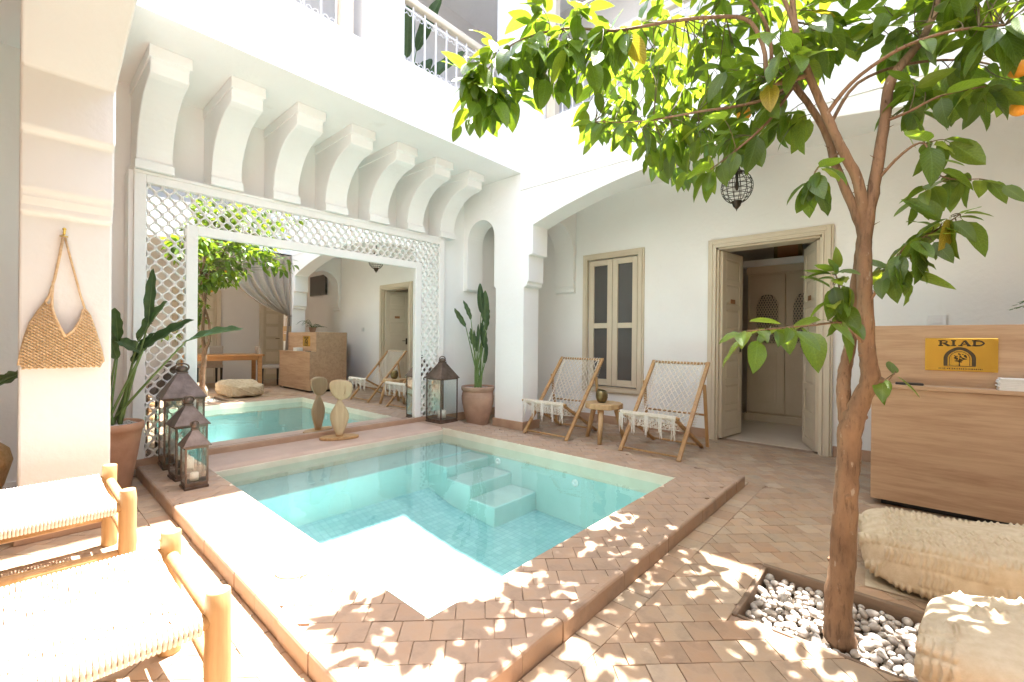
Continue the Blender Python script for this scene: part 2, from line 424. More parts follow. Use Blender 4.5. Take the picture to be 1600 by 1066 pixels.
# ================================================================== SETTING
# ---- floor
PX0, PX1, PY0, PY1, PZ = 0.655, 3.80, 0.95, 4.62, 0.08      # raised pool platform
QX0, QX1, QY0, QY1 = 1.035, 3.38, 1.33, 4.11                # pool opening
TX0, TX1, TY0, TY1 = 2.0, 2.5, -0.42, 0.52                  # tree pit
FX0, FX1, FY0, FY1 = -2.2, 5.40, -3.6, 5.0
fl = MB()
hx = [FX0, TX0, TX1, FX1 + .15]; hy = [FY0, TY0, TY1, FY1]
for i in range(3):
    for j in range(3):
        if i == 1 and j == 1: continue
        fl.add([(hx[i],hy[j],-.008),(hx[i+1],hy[j],-.008),(hx[i+1],hy[j+1],-.008),(hx[i],hy[j+1],-.008)], [(0,1,2,3)])
# leave the pool out of the mortar bed
fl2 = MB()
bx = [FX0, QX0-.02, TX0, TX1, QX1+.02, FX1+.15]; by = [FY0, TY0, TY1, QY0-.02, QY1+.02, FY1]
for i in range(5):
    for j in range(5):
        if (i == 2 and j == 1) or (1 <= i <= 3 and j == 3): continue
        fl2.add([(bx[i],by[j],-.008),(bx[i+1],by[j],-.008),(bx[i+1],by[j+1],-.008),(bx[i],by[j+1],-.008)], [(0,1,2,3)])
floor = fl2.build('floor', M['mortar'], fix=False, kind='structure')

def clip(poly, a, b, c):
    """keep a*x+b*y<=c"""
    out = []
    for i in range(len(poly)):
        p, q = poly[i], poly[(i+1) % len(poly)]
        dp = a*p[0]+b*p[1]-c; dq = a*q[0]+b*q[1]-c
        if dp <= 0: out.append(p)
        if dp*dq < 0:
            t = dp/(dp-dq); out.append((p[0]+(q[0]-p[0])*t, p[1]+(q[1]-p[1])*t))
    return out
def area(p): return abs(sum(p[i][0]*p[(i+1) % len(p)][1]-p[(i+1) % len(p)][0]*p[i][1] for i in range(len(p))))/2
def outside(poly, x0, x1, y0, y1):
    """cut the part of a tile that lies inside a rectangle"""
    if max(p[0] for p in poly) <= x0 or min(p[0] for p in poly) >= x1 or max(p[1] for p in poly) <= y0 or min(p[1] for p in poly) >= y1: return poly
    best = []
    for a, b, c in ((1,0,x0), (-1,0,-x1), (0,1,y0), (0,-1,-y1)):
        q = clip(poly, a, b, c)
        if len(q) > 2 and (not best or area(q) > area(best)): best = q
    return best
def inside(poly, x0, x1, y0, y1):
    for a, b, c in ((-1,0,-x0), (1,0,x1), (0,-1,-y0), (0,1,y1)):
        if len(poly) > 2: poly = clip(poly, a, b, c)
    return poly
def slab(mb, poly, z0, z1, gap=.0013, bev=.0024):
    """a single bevelled tile"""
    cx = sum(p[0] for p in poly)/len(poly); cy_ = sum(p[1] for p in poly)/len(poly)
    def shrink(d):
        r = []
        for p in poly:
            L = math.hypot(p[0]-cx, p[1]-cy_) or 1e-6
            k = max(.2, 1-d*1.3/L); r.append((cx+(p[0]-cx)*k, cy_+(p[1]-cy_)*k))
        return r
    n = len(poly); A = shrink(gap); B = shrink(gap+bev)
    vs = [(x,y,z0) for x,y in A]+[(x,y,z1-bev*.6) for x,y in A]+[(x,y,z1) for x,y in B]
    fs = [tuple(2*n+i for i in range(n))]
    for i in range(n):
        j = (i+1) % n; fs += [(i,j,n+j,n+i), (n+i,n+j,2*n+j,2*n+i)]
    mb.add(vs, fs)
def ccw(p):
    s = sum(p[i][0]*p[(i+1) % len(p)][1]-p[(i+1) % len(p)][0]*p[i][1] for i in range(len(p)))
    return p if s > 0 else p[::-1]
def diag_tiles(pitch, region, test, shift=(0,0)):
    """tiles laid at 45 degrees in running bond over a rectangle"""
    x0, x1, y0, y1 = region; s = math.sqrt(.5); rr = random.Random(3)
    lo = int((x0+y0)*s/pitch)-2; hi = int((x1+y1)*s/pitch)+2
    a = int((x0-y1)*s/pitch)-2; b = int((x1-y0)*s/pitch)+2
    for i in range(lo, hi+1):
        off = rr.uniform(-.12, .12) + (.5 if i % 2 else 0)
        for j in range(a, b+1):
            u = (j+off)*pitch; v = i*pitch
            g = .5*pitch; c = []
            for du, dv in ((-g,-g),(g,-g),(g,g),(-g,g)):
                uu = u+du; vv = v+dv
                c.append(((uu+vv)*s+shift[0], (vv-uu)*s+shift[1]))
            cen = (sum(p[0] for p in c)/4, sum(p[1] for p in c)/4)
            p = test(ccw(c))
            if p and len(p) > 2 and area(p) > .12*pitch*pitch:
                yield cen, ccw(p), abs(area(p)-pitch*pitch) < 1e-6
def lay(tiles, z0, z1, matname, parent, part, stuffname, pitch, limit=300):
    full = []; rest = MB(); rr = random.Random(11)
    cand = []
    for cen, p, ok in tiles:
        q = in_frame((cen[0], cen[1], z1), 10) if ok else None
        if q: cand.append((q[2]**2/ (CAM_H), cen, p))
        else: slab(rest, p, z0, z1+rr.uniform(-.0012, .0008))
    cand.sort(key=lambda t: t[0])
    for d, cen, p in cand[limit:]: slab(rest, p, z0, z1+rr.uniform(-.0012, .0008))
    variants = []
    for k in range(5):
        mb = MB(); g = pitch/2
        slab(mb, [(x+rr.uniform(-.0014,.0014), y+rr.uniform(-.0014,.0014)) for x, y in ((-g,-g),(g,-g),(g,g),(-g,g))], z0-z1, 0)
        me = mb.mesh(part); me.materials.append(M[matname]); variants.append(me)
    for d, cen, p in cand[:limit]:
        o = link(part, rr.choice(variants), parent)
        o.location = (cen[0], cen[1], z1+rr.uniform(-.0012, .0008))
        o.rotation_euler = (rr.uniform(-.006,.006), rr.uniform(-.006,.006), PI/4+rr.choice((0,1,2,3))*PI/2+rr.uniform(-.008,.008))
    rest.build(stuffname, M[matname], parent, fix=False, kind='stuff')
BW = .115
def ftest(p):
    for r in ((PX0-BW, PX1+BW, PY0-BW, 6.0), (TX0-.02, TX1+.03, TY0-.02, TY1+.02)):
        p = outside(p, *r)
        if len(p) < 3: return None
    return inside(p, -1.2, 5.40, -3.6, 4.99)
lay(diag_tiles(.112, (-1.2, 5.4, -3.6, 5.0), ftest), -.02, 0, 'tile', floor, 'floor_tile', 'floor_tiles_far', .112)
# border course of tiles along the foot of the platform
border = MB(); rr = random.Random(5)
def course(mb, a0, a1, fixed, width, along, z0, z1, L=.14):
    t = a0
    while t < a1-.02:
        e = min(a1, t+L*rr.uniform(.9, 1.15))
        if a1-e < .05: e = a1
        p = [(t,fixed),(e,fixed),(e,fixed+width),(t,fixed+width)] if along == 'x' else [(fixed,t),(fixed+width,t),(fixed+width,e),(fixed,e)]
        slab(mb, ccw(p), z0, z1+rr.uniform(-.001, .001)); t = e
course(border, PX0-BW, PX1+BW, PY0-BW, BW, 'x', -.02, 0)
course(border, PY0, 4.6, PX0-BW, BW, 'y', -.02, 0)
course(border, PY0, 4.6, PX1, BW, 'y', -.02, 0)
border.build('border_course', M['tile'], floor, fix=False)

# ---- pool: platform, coping tiles, basin, steps
pool = thing('plunge_pool', 'square plunge pool sunk in a low terracotta tiled platform before the mirror', 'pool', (0,0,0))
mb = MB()
for x0, x1, y0, y1 in ((PX0+.006, QX0-.006, PY0+.006, PY1), (QX1+.006, PX1-.006, PY0+.006, PY1), (QX0-.006, QX1+.006, PY0+.006, QY0-.006)):
    mb.box(x0, x1, y0, y1, -.06, PZ-.010)
mb.build('platform_bed', M['mortar'], pool)
def ptest(p):
    p = outside(p, QX0, QX1, QY0, 9)
    if len(p) < 3: return None
    return inside(p, PX0+.03, PX1-.03, PY0+.03, PY1)
lay(diag_tiles(.112, (PX0, PX1, PY0, PY1), ptest, (.02,.03)), PZ-.02, PZ, 'ptile', pool, 'platform_tile', 'cut_platform_tiles', .112)
# nosing tiles with their riser, one by one along the outer edge
def nosing(p0, p1, n_out):
    p0 = Vector(p0); p1 = Vector(p1); L = (p1-p0).length; d = (p1-p0)/L; o = Vector(n_out); t = 0
    while t < L-.01:
        e = min(L, t+.24*rr.uniform(.9, 1.12))
        if L-e < .08: e = L
        mb = MB(); a = p0+d*(t+.0012); b = p0+d*(e-.0012)
        j = rr.uniform(-.0025, .0025); h = PZ+rr.uniform(-.0005, .002)
        prof = [(.0+j, -.02), (.0+j, h-.012), (.004+j, h-.004), (.012+j, h), (.034, h), (.034, -.02)]
        vs = []
        for q in (a, b):
            for u, z in prof: vs.append((q.x-o.x*u, q.y-o.y*u, z))
        n = len(prof)
        mb.add(vs, [tuple(range(n)), tuple(range(2*n-1, n-1, -1))]+[(i, n+i, n+(i+1) % n, (i+1) % n) for i in range(n)])
        mb.build('edge_tile', M['ptile'], pool); t = e
nosing((PX0, PY0, 0), (PX1, PY0, 0), (0,-1,0))
nosing((PX0, PY0+.036, 0), (PX0, 4.62, 0), (-1,0,0))
nosing((PX1, PY0+.036, 0), (PX1, 4.62, 0), (1,0,0))
# smooth plaster shelf on the mirror side with a rounded lip
mb = MB(); prof = []
for k in range(9):
    a = PI/2*k/8; prof.append((QY1+.05-.05*math.sin(a), PZ+.001-.05+.05*math.cos(a)))
prof = [(PY1, -.05), (PY1, PZ+.001)] + prof + [(QY1, -.05)]
mb.prism(prof, 'x', QX0-.004, QX1+.004)
mb.build('plaster_shelf', M['tadelakt'], pool)
mb = MB(); mb.box(QX0-.004, QX1+.004, QY1-.012, QY1+.004, -.1, PZ-.03); mb.box(QX1-.004, QX1+.02, QY0, QY1, -.1, PZ-.003)
mb.box(QX0-.02, QX0+.004, QY0, QY1, -.1, PZ-.003); mb.box(QX0, QX1, QY0-.02, QY0+.004, -.1, PZ-.003)
mb.build('waterline_band', M['rim'], pool, bevel=.004)
ZB = lambda y: float(np.interp(y, [1.3, 2.0, 2.65, 3.25, 3.62], [-.56, -.55, -.525, -.47, -.38]))
mb = MB()
ys = [QY0-.02, 2.0, 2.65, 3.25, 3.62]
mb.add([(x, y, ZB(y)) for y in ys for x in (QX0-.02, QX1+.02)], [(2*i, 2*i+1, 2*i+3, 2*i+2) for i in range(4)])
mb.build('basin_floor', M['mosaic'], pool)
mb = MB()
mb.box(QX1, QX1+.06, QY0-.06, QY1+.06, -.75, -.02); mb.box(QX0-.06, QX0, QY0-.06, QY1+.06, -.75, -.02)
mb.box(QX0-.06, QX1+.06, QY0-.06, QY0, -.75, -.02); mb.box(QX0-.06, QX1+.06, QY1-.008, QY1+.06, -.75, -.02)
mb.build('basin_wall', M['poolwall'], pool)
def step(x0, x1, y0, y1, z0, z1, name):
    mb = MB(); mb.box(x0, x1, y0, y1, z0, z1-.004); o = mb.build(name, M['poolwall'], pool, bevel=.008)
    mb = MB(); mb.box(x0+.012, x1-.002, y0+.012, y1-.002, z1-.01, z1); mb.build('tread', M['tread'], o, bevel=.003)
step(QX0, QX1, 3.62, QY1-.005, -.75, -.10, 'underwater_bench')
step(2.8, QX1, 3.34, 3.622, -.75, -.12, 'pool_step')
step(2.8, QX1, 3.01, 3.342, -.75, -.225, 'pool_step')
step(2.8, QX1, 2.69, 3.012, -.75, -.345, 'pool_step')
for y, z in ((3.2, -.15), (2.24, -.165)):
    mb = MB(); mb.m = Matrix.Translation((QX1, y, z)) @ Matrix.Rotation(-PI/2, 4, 'Y')
    mb.lathe([(.034,0),(.034,.006),(.024,.010),(.012,.010),(.010,.004),(.0001,.004)], 20)
    mb.build('water_jet', M['switch'], pool, smooth=True)
mb = MB(); mb.lathe([(.085,0),(.085,.004),(.078,.006),(.0001,.006)], 40, (.85, 2.05, PZ)); mb.build('skimmer_lid', M['ptile'], pool)
wat = MB(); nx = 2
wat.add([(QX0+.004,QY0+.004,.0),(QX1-.004,QY0+.004,.0),(QX1-.004,QY1-.012,.0),(QX0+.004,QY1-.012,.0)], [(0,1,2,3)])
wat.build('water', M['water'], fix=False, kind='structure')

# ================================================================== WALLS
def arch_pts(y0, y1, zs, sag, n=28):
    h = abs(y1-y0)/2; c = (y0+y1)/2; Rr = (h*h+sag*sag)/(2*sag); out = []
    for i in range(n+1):
        y = y0+(y1-y0)*i/n; out.append((y, zs+math.sqrt(max(0, Rr*Rr-(y-c)**2))-(Rr-sag)))
    return out
def semi(y0, y1, zs, n=20, k=1.0):
    h = abs(y1-y0)/2; c = (y0+y1)/2; s = 1 if y1 > y0 else -1
    return [(c-s*h*math.cos(PI*i/n), zs+h*k*math.sin(PI*i/n)) for i in range(n+1)]
WT = 2.985
# --- east arcade: piers and wide flat arch, with the little arch to the mirror wall
arc = thing('arcade_wall', 'white plaster arcade with a wide flat arch on stepped piers before the gallery', 'wall', (4.2,1.2,0))
def place(o, parent): o.parent = parent; o.matrix_parent_inverse = Matrix.Translation(-Vector(parent.location))
def pbuild(mb, name, mat, parent, **kw):
    o = mb.build(name, mat, None, **kw); place(o, parent); return o
N0, S0 = 3.57, -1.18
imp_n = [(N0, 1.775), (N0-.05, 1.80), (N0-.05, 1.83), (N0-.075, 1.85), (N0-.075, 2.165), (N0-.135, 2.175), (N0-.135, 2.525)]
imp_s = [(S0, 1.775), (S0+.05, 1.80), (S0+.05, 1.83), (S0+.075, 1.85), (S0+.075, 2.165), (S0+.135, 2.175), (S0+.135, 2.525)]
main = arch_pts(S0+.135, N0-.135, 2.525, .375)
poly = [(-1.66, 0), (S0, 0)] + imp_s + main[1:-1] + imp_n[::-1] + [(N0, 0), (4.05, 0), (4.05, 1.80), (4.085, 1.82), (4.085, 1.90)]
small = semi(4.085, 4.60, 2.48)
poly += small[0:] + [(4.60, 1.90), (4.60, 1.82), (4.64, 1.80), (4.72, 1.80), (4.72, 3.199), (3.635, 3.199), (3.635, WT), (-1.66, WT)]
mb = MB(); mb.prism(poly, 'x', 4.2, 4.5); pbuild(mb, 'arch', M['plaster'], arc, bevel=.006)
mb = MB(); mb.box(4.18, 4.52, N0-.02, 4.07, 0, .105); pbuild(mb, 'skirting', M['skirt'], arc, bevel=.004)
mb = MB(); mb.box(4.18, 4.52, -1.68, S0+.02, 0, .105); pbuild(mb, 'skirting', M['skirt'], arc, bevel=.004)
# cross arch over the gallery, springing from the corner pier to the window wall
mb = MB(); imp = [(4.5, 1.80), (4.545, 1.82), (4.545, 2.45)]
cp = [(4.495, 1.80), (4.54, 1.82), (4.54, 2.35)] + semi(4.54, 5.33, 2.35)[1:-1] + [(5.33, 2.35), (5.33, 1.90), (5.35, 1.86), (5.35, 1.82), (5.395, 1.80), (5.395, 3.1), (4.495, 3.1)]
mb.prism(cp, 'y', 3.60, 3.93); pbuild(mb, 'cross_arch', M['plaster'], arc, bevel=.006)
mb = MB()
cp2 = [(4.495, 1.80), (4.54, 1.82), (4.54, 2.35)] + semi(4.54, 5.33, 2.35)[1:-1] + [(5.33, 2.35), (5.33, 1.90), (5.35, 1.86), (5.35, 1.82), (5.395, 1.80), (5.395, 3.1), (4.495, 3.1)]
mb.prism(cp2, 'y', -1.60, -1.25); pbuild(mb, 'cross_arch', M['plaster'], arc, bevel=.006)
# upper storey of that side
ue = thing('upper_east_wall', 'upper storey white wall above the wide arch with railed openings', 'wall', (4.2,1.2,3))
mb = MB(); solid_wall(mb, 'x', 4.191, 4.5, (-1.66, 3.629), (WT+.001, 6.0), [(-.9, 3.30, 3.745, 5.7)])
pbuild(mb, 'plaster_face', M['plaster'], ue)
# --- window and door wall
gw = thing('gallery_wall', 'white gallery wall with a beige casement window and an open panelled double door', 'wall', (5.4,1.6,0))
DY0, DY1, DZ = .66, 1.66, 2.20
WY0, WY1, WZ0, WZ1 = 2.63, 3.385, .50, 2.245
mb = MB(); solid_wall(mb, 'x', 5.40, 5.56, (-3.7, 4.9), (0, 3.2), [(DY0, DY1, -.1, DZ), (WY0, WY1, WZ0, WZ1)])
pbuild(mb, 'plaster_face', M['plaster'], gw)
mb = MB(); mb.box(5.385, 5.399, DY1+.1, 4.66, 0, .105); pbuild(mb, 'skirting', M['skirt'], gw, bevel=.003)
mb = MB(); mb.box(5.385, 5.399, -3.6, DY0-.1, 0, .105); pbuild(mb, 'skirting', M['skirt'], gw, bevel=.003)
def casing(mb, y0, y1, z0, z1, wdt, x, bottom):
    """stepped moulded casing round an opening, facing -x"""
    for k, (a, d) in enumerate(((0, .012), (.02, .03), (.055, .022), (.078, .035))):
        b = (.02, .055, .078, wdt)[k]
        # ring between offsets (wdt-b) and (wdt-a) measured outwards
        o1, o0 = wdt-a, wdt-b
        xf = x-d
        mb.box(xf, x+.02, y0-o1, y0-o0, z0 if not bottom else z0-o1, z1+o1)
        mb.box(xf, x+.02, y1+o0, y1+o1, z0 if not bottom else z0-o1, z1+o1)
        mb.box(xf, x+.02, y0-o0, y1+o0, z1+o0, z1+o1)
        if bottom: mb.box(xf, x+.02, y0-o0, y1+o0, z0-o1, z0-o0)
mb = MB(); casing(mb, DY0, DY1, 0, DZ, .095, 5.375, False); pbuild(mb, 'door_casing', M['paint_light'], gw, bevel=.003)
mb = MB(); mb.box(5.38, 5.60, DY0-.03, DY0+.02, 0, DZ); mb.box(5.38, 5.60, DY1-.02, DY1+.03, 0, DZ); mb.box(5.38, 5.60, DY0, DY1, DZ-.02, DZ+.03)
pbuild(mb, 'door_lining', M['paint_light'], gw)
mb = MB(); casing(mb, WY0, WY1, WZ0, WZ1, .082, 5.385, True); win = pbuild(mb, 'window', M['paint_light'], gw, bevel=.003)
def wpart(mb, name, mat, **kw):
    o = mb.build(name, mat, None, **kw); o.parent = win; return o
mb = MB(); mb.box(5.50, 5.555, WY0-.05, WY1+.05, WZ0-.05, WZ1+.05); mb.box(5.562, 5.60, WY0-.1, WY1+.1, WZ0-.1, WZ1+.1); wpart(mb, 'dark_backing', M['dark'])  # dark slabs added behind the panes to stop outside light leaking in
ym = (WY0+WY1)/2
for a, b in ((WY0+.012, ym-.003), (ym+.003, WY1-.012)):
    mb = MB(); z0, z1 = WZ0+.012, WZ1-.012; s = .075; zm = z0+(z1-z0)*.475
    mb.box(5.392, 5.44, a, a+s, z0, z1); mb.box(5.392, 5.44, b-s, b, z0, z1)
    mb.box(5.392, 5.44, a+s, b-s, z0, z0+s+.01); mb.box(5.392, 5.44, a+s, b-s, z1-s, z1); mb.box(5.392, 5.44, a+s, b-s, zm-.035, zm+.035)
    wpart(mb, 'sash', M['paint_light'], bevel=.004)
    for p, q in ((z0+s+.01, zm-.035), (zm+.035, z1-s)):
        mb = MB(); mb.box(5.418, 5.424, a+s-.004, b-s+.004, p-.004, q+.004); wpart(mb, 'pane', M['pane'])
# door leaves: seven raised panels each, opened into the room
def door_leaf(hinge, ang, flip, wdt=.515, plate=False):
    """local x runs from the hinge to the free edge, y is the thickness"""
    mb = MB(); H0, H1 = .015, DZ-.03; T = .042
    mb.box(0, wdt, -T/2+.008, T/2-.008, H0, H1)
    st = .085
    rows = 7; rh = (H1-H0-.10)/rows
    for sgn in (-1, 1):
        y0, y1 = (T/2-.008, T/2) if sgn > 0 else (-T/2, -T/2+.008)
        mb.box(0, st, y0, y1, H0, H1); mb.box(wdt-st, wdt, y0, y1, H0, H1)
        for k in range(rows+1):
            zc = H0+.05+k*rh
            mb.box(st, wdt-st, y0, y1, (H0 if k == 0 else zc-.032), (H1 if k == rows else zc+.032))
    o = mb.build('door_leaf', M['paint_light'], None, bevel=.003)
    o.parent = gw; o.matrix_parent_inverse = Matrix.Translation(-Vector(gw.location))
    o.location = hinge; o.rotation_euler = (0, 0, ang)
    for k in range(rows):
        z0 = H0+.05+k*rh+.032; z1 = z0+rh-.064
        mb = MB()
        for sgn in (-1, 1):
            yb = sgn*(T/2-.008); yt = sgn*(T/2-.001); i = .03
            xs = (st+.004, wdt-st-.004)
            v = [(xs[0],yb,z0+.004),(xs[1],yb,z0+.004),(xs[1],yb,z1-.004),(xs[0],yb,z1-.004),(xs[0]+i,yt,z0+i),(xs[1]-i,yt,z0+i),(xs[1]-i,yt,z1-i),(xs[0]+i,yt,z1-i)]
            mb.add(v, [(4,5,6,7),(0,1,5,4),(1,2,6,5),(2,3,7,6),(3,0,4,7)])
        mb.build('raised_panel', M['paint_light'], o)
    if plate:
        mb = MB(); y = (T/2+.001)*plate; mb.box(.20, .31, min(y, y+.004*plate), max(y, y+.004*plate), 1.575, 1.625); mb.build('nameplate', M['leather'], o)
    mb = MB()
    for sgn in (-1, 1):
        mb.tube([(wdt-.05, sgn*T/2, 1.08), (wdt-.05, sgn*(T/2+.03), 1.08), (wdt-.15, sgn*(T/2+.035), 1.08)], .007, 8)
        mb.box(wdt-.07, wdt-.03, sgn*T/2-.003, sgn*T/2+.003, 1.0, 1.14)
    mb.build('handle', M['iron'], o)
    return o
door_leaf((5.43, DY1-.03, 0), math.radians(-9), 1, plate=-1)
door_leaf((5.43, DY0+.03, 0), math.radians(21), 1, plate=1)
mb = MB(); mb.box(5.372, 5.384, -.235, -.115, 1.285, 1.375); o = pbuild(mb, 'socket_plate', M['switch'], gw, bevel=.003)
mb = MB(); mb.box(5.366, 5.372, -.205, -.145, 1.305, 1.355); pbuild(mb, 'switch_rocker', M['switch'], gw, bevel=.002)
# room behind the door
rm = thing('side_room', 'dim room behind the open double door with pale floor', 'room', (6.5,1.2,0))
mb = MB(); mb.box(5.56, 8.0, .2, 2.35, -.05, -.002); pbuild(mb, 'room_floor', M['roomfloor'], rm)
mb = MB(); mb.box(5.57, 8.0, 2.3, 2.4, 0, 3); pbuild(mb, 'side_partition', M['roomwall'], rm)
mb = MB(); mb.box(5.57, 8.0, .15, .25, 0, 3); pbuild(mb, 'side_partition', M['roomwall'], rm)
mb = MB(); mb.box(7.75, 7.85, .2, 2.4, 0, 3); pbuild(mb, 'back_partition', M['roomwall'], rm)
mb = MB(); mb.box(5.57, 8.0, .2, 2.4, 2.95, 3.05); pbuild(mb, 'room_ceiling', M['roomwall'], rm)
wd = thing('wardrobe', 'taupe built-in wardrobe with arched lattice doors inside the dim room', 'wardrobe', (7.1,1.2,0))
mb = MB(); mb.box(7.1, 7.7, .35, 1.76, 0, 2.20); mb.box(7.06, 7.7, .33, 1.78, 0, .10); mb.box(7.07, 7.7, .34, 1.77, 2.10, 2.20); pbuild(mb, 'carcass', M['wardrobe'], wd, bevel=.004)
mb = MB(); mb.box(7.02, 7.7, .28, 1.83, 2.20, 2.29); pbuild(mb, 'cornice_shelf', M['plaster'], wd, bevel=.004)
for k in range(3):
    y1 = 1.72-k*.45; y0 = y1-.435
    if y0 < .36: y0 = .36
    mb = MB(); mb.box(7.070, 7.099, y0, y1, .13, 2.07); mb.box(7.060, 7.0705, y0+.09, y1-.09, .25, .98); mb.box(7.052, 7.0605, y0+.12, y1-.12, .30, .93)
    d = pbuild(mb, 'wardrobe_door', M['wardrobe'], wd, bevel=.004)
    mb = MB(); cy0, cy1 = y0+.085, y1-.085; c = (cy0+cy1)/2; hw = (cy1-cy0)/2
    ap = [(cy0, 1.12), (cy1, 1.12), (cy1, 1.62)] + [(c+hw*math.cos(a), 1.62+hw*1.35*math.sin(a)) for a in [PI*i/12 for i in range(1, 12)]] + [(cy0, 1.62)]
    mb.prism(ap, 'x', 7.064, 7.0695); o = mb.build('lattice_backing', M['dark'], None); o.parent = d
    mb = MB(); p = .066
    def inA(y, z): return abs(y-c) < hw+.004 and (z < 1.62 or ((y-c)/hw)**2+((z-1.62)/(hw*1.35))**2 < 1.03) and z > 1.115
    for i in range(-2, 40):
        for j in range(-12, 30):
            y = cy0+(i+.5*(j % 2))*p*.5; z = 1.12+j*p*.5
            if inA(y, z):
                for sg in (-1, 1):
                    mb.bar((7.058, y-p*.13, z-sg*p*.26), (7.058, y+p*.13, z+sg*p*.26), .013, .012, (1,0,0))
    o = mb.build('lattice', M['wardrobe'], None); o.parent = d
pic = thing('framed_picture', 'gilt framed picture leaning on top of the wardrobe', 'picture', (7.3,1.28,2.29))
mb = MB(); mb.box(7.27, 7.30, 1.12, 1.47, 2.2905, 2.62); pbuild(mb, 'frame', M['bronze'], pic, bevel=.004)
mb = MB(); mb.box(7.262, 7.2695, 1.17, 1.42, 2.34, 2.57); pbuild(mb, 'canvas', M['leather'], pic)

# --- mirror wall: recessed wall, built-out surround, corbels
nw = thing('mirror_wall', 'white wall behind the pool carrying a row of seven curved corbels under the balcony', 'wall', (2.2,4.87,0))
mb = MB(); mb.box(-2.2, 3.80, 4.84, 5.1, 0, 3.2); pbuild(mb, 'plaster_face', M['plaster'], nw)
mb = MB(); mb.box(3.802, 5.40, 4.68, 5.1, 0, 3.2); pbuild(mb, 'plaster_face', M['plaster'], nw)
mb = MB(); mb.box(.60, 3.803, 4.648, 4.839, .0, 2.456); pbuild(mb, 'surround', M['plaster'], nw)
mb = MB(); mb.box(3.81, 5.384, 4.666, 4.6795, 0, .105); pbuild(mb, 'skirting', M['skirt'], nw, bevel=.003)
mb = MB(); mb.box(-2.2, .59, 4.826, 4.839, 0, .06); pbuild(mb, 'skirting', M['plaster'], nw, bevel=.003)
for k in range(7):
    x0 = .636+.5115*k; x1 = x0+.236
    c = [(4.8395, 2.458), (4.565, 2.458), (4.565, 2.53), (4.585, 2.545)]
    for i in range(15):
        t = math.radians(86)*i/14
        c.append((4.085+.50*math.cos(t), 2.545+.455*math.sin(t)))
    c += [(4.06, 3.02), (4.06, 3.105), (4.035, 3.112), (4.035, 3.199), (4.8395, 3.199)]
    mb = MB(); mb.prism(c, 'x', x0, x1); cb = pbuild(mb, 'corbel', M['plaster'], nw, bevel=.010, seg=3)
    mb = MB(); mb.box(x0-.010, x1+.010, 4.555, 4.83, 2.4585, 2.525); o = mb.build('corbel_foot', M['plaster'], None, bevel=.004); o.parent = cb
    mb = MB(); mb.box(x0-.010, x1+.010, 4.026, 4.83, 3.115, 3.1985); o = mb.build('corbel_cap', M['plaster'], None, bevel=.004); o.parent = cb
un = thing('balcony_wall', 'overhanging white upper wall above the corbels with railed openings', 'wall', (2.2,3.63,3.2))
mb = MB(); solid_wall(mb, 'y', 3.63, 3.92, (-2.2, 4.212), (3.2, 6.0), [(.55, 2.075, 3.77, 5.7), (2.472, 4.05, 3.80, 5.7)])
pbuild(mb, 'plaster_face', M['plaster'], un)
mb = MB(); mb.box(-2.2, 5.4, 3.92, 5.1, 3.2, 3.45); mb.box(4.5, 5.4, -3.6, 3.92, 3.12, 3.45); mb.box(-2.2, 4.49, -3.6, -1.27, 3.12, 3.45); mb.box(-2.2, .05, -1.25, 3.92, 3.12, 3.45)
slabs = mb.build('ceiling', M['plaster'], kind='structure')
mb = MB(); mb.box(-2.4, 5.6, 5.1, 5.3, 3.2, 6.2); mb.box(5.4, 5.6, -3.8, 5.1, 3.2, 6.2); mb.box(-2.4, 5.4, -3.8, -3.6, 0, 6.2); mb.box(-2.4, -2.2, -3.6, 5.1, 0, 6.2); 
back = mb.build('outer_walls', M['plaster2'], label='plain warm white outer walls closing the galleries behind and above', cat='wall')
mb = MB(); mb.box(-2.4, 5.6, 3.63, 5.3, 6.0, 6.2); mb.box(4.212, 5.6, -3.8, 3.63, 6.0, 6.2); mb.box(-2.4, 4.212, -3.8, -1.25, 6.0, 6.2); mb.box(-2.4, .39, -1.25, 3.63, 6.0, 6.2)
mb.build('roof_slab', M['plaster'], kind='structure')

# railings upstairs
def railing(name, label, p0, p1, z0, z1, posts):
    """white wrought railing with a beige handrail"""
    p0 = Vector(p0); p1 = Vector(p1); L = (p1-p0).length; d = (p1-p0)/L
    o = thing(name, label, 'railing', (p0.x, p0.y, z0)); o.rotation_euler = (0,0,math.atan2(d.y, d.x))
    H = z1-z0
    mb = MB(); mb.box(0, L, -.035, .035, H-.045, H+.02); mb.build('handrail', M['paint_light'], o, bevel=.012)
    mb = MB(); mb.box(0, L, -.008, .008, .03, .045); mb.box(0, L, -.008, .008, H-.11, H-.095); mb.build('rail_bars', M['rail'], o)
    n = max(2, int(round(L/.14)))
    for i in range(n+1):
        x = min(max(i*L/n, .01), L-.01); mb = MB(); mb.box(x-.007, x+.007, -.007, .007, .0, H-.05); mb.build('baluster', M['rail'], o)
    mb = MB()
    for i in range(n):
        x = (i+.5)*L/n
        for sgn in (-1, 1):
            for zc, up in ((.085, 1), (H-.16, -1)):
                pts = []
                for k in range(15):
                    a = k/14*1.6*PI; r = .030*(1-.5*k/14)
                    pts.append((x+sgn*(.032-r*math.cos(a)*.9), 0, zc+up*(-.03+r*math.sin(a))))
                mb.tube(pts, .0035, 5)
    mb.build('scrollwork', M['rail'], o, kind='stuff')
    for q in posts:
        mb = MB(); mb.box(q-.06, q+.06, -.05, .05, -.01, 1.9); mb.build('post', M['paint_light'], o, bevel=.006)
    return o
railing('railing', 'white wrought railing with beige post in the balcony opening nearest the camera', (.56, 3.70, 0), (1.84, 3.70, 0), 3.775, 4.46, [1.345])
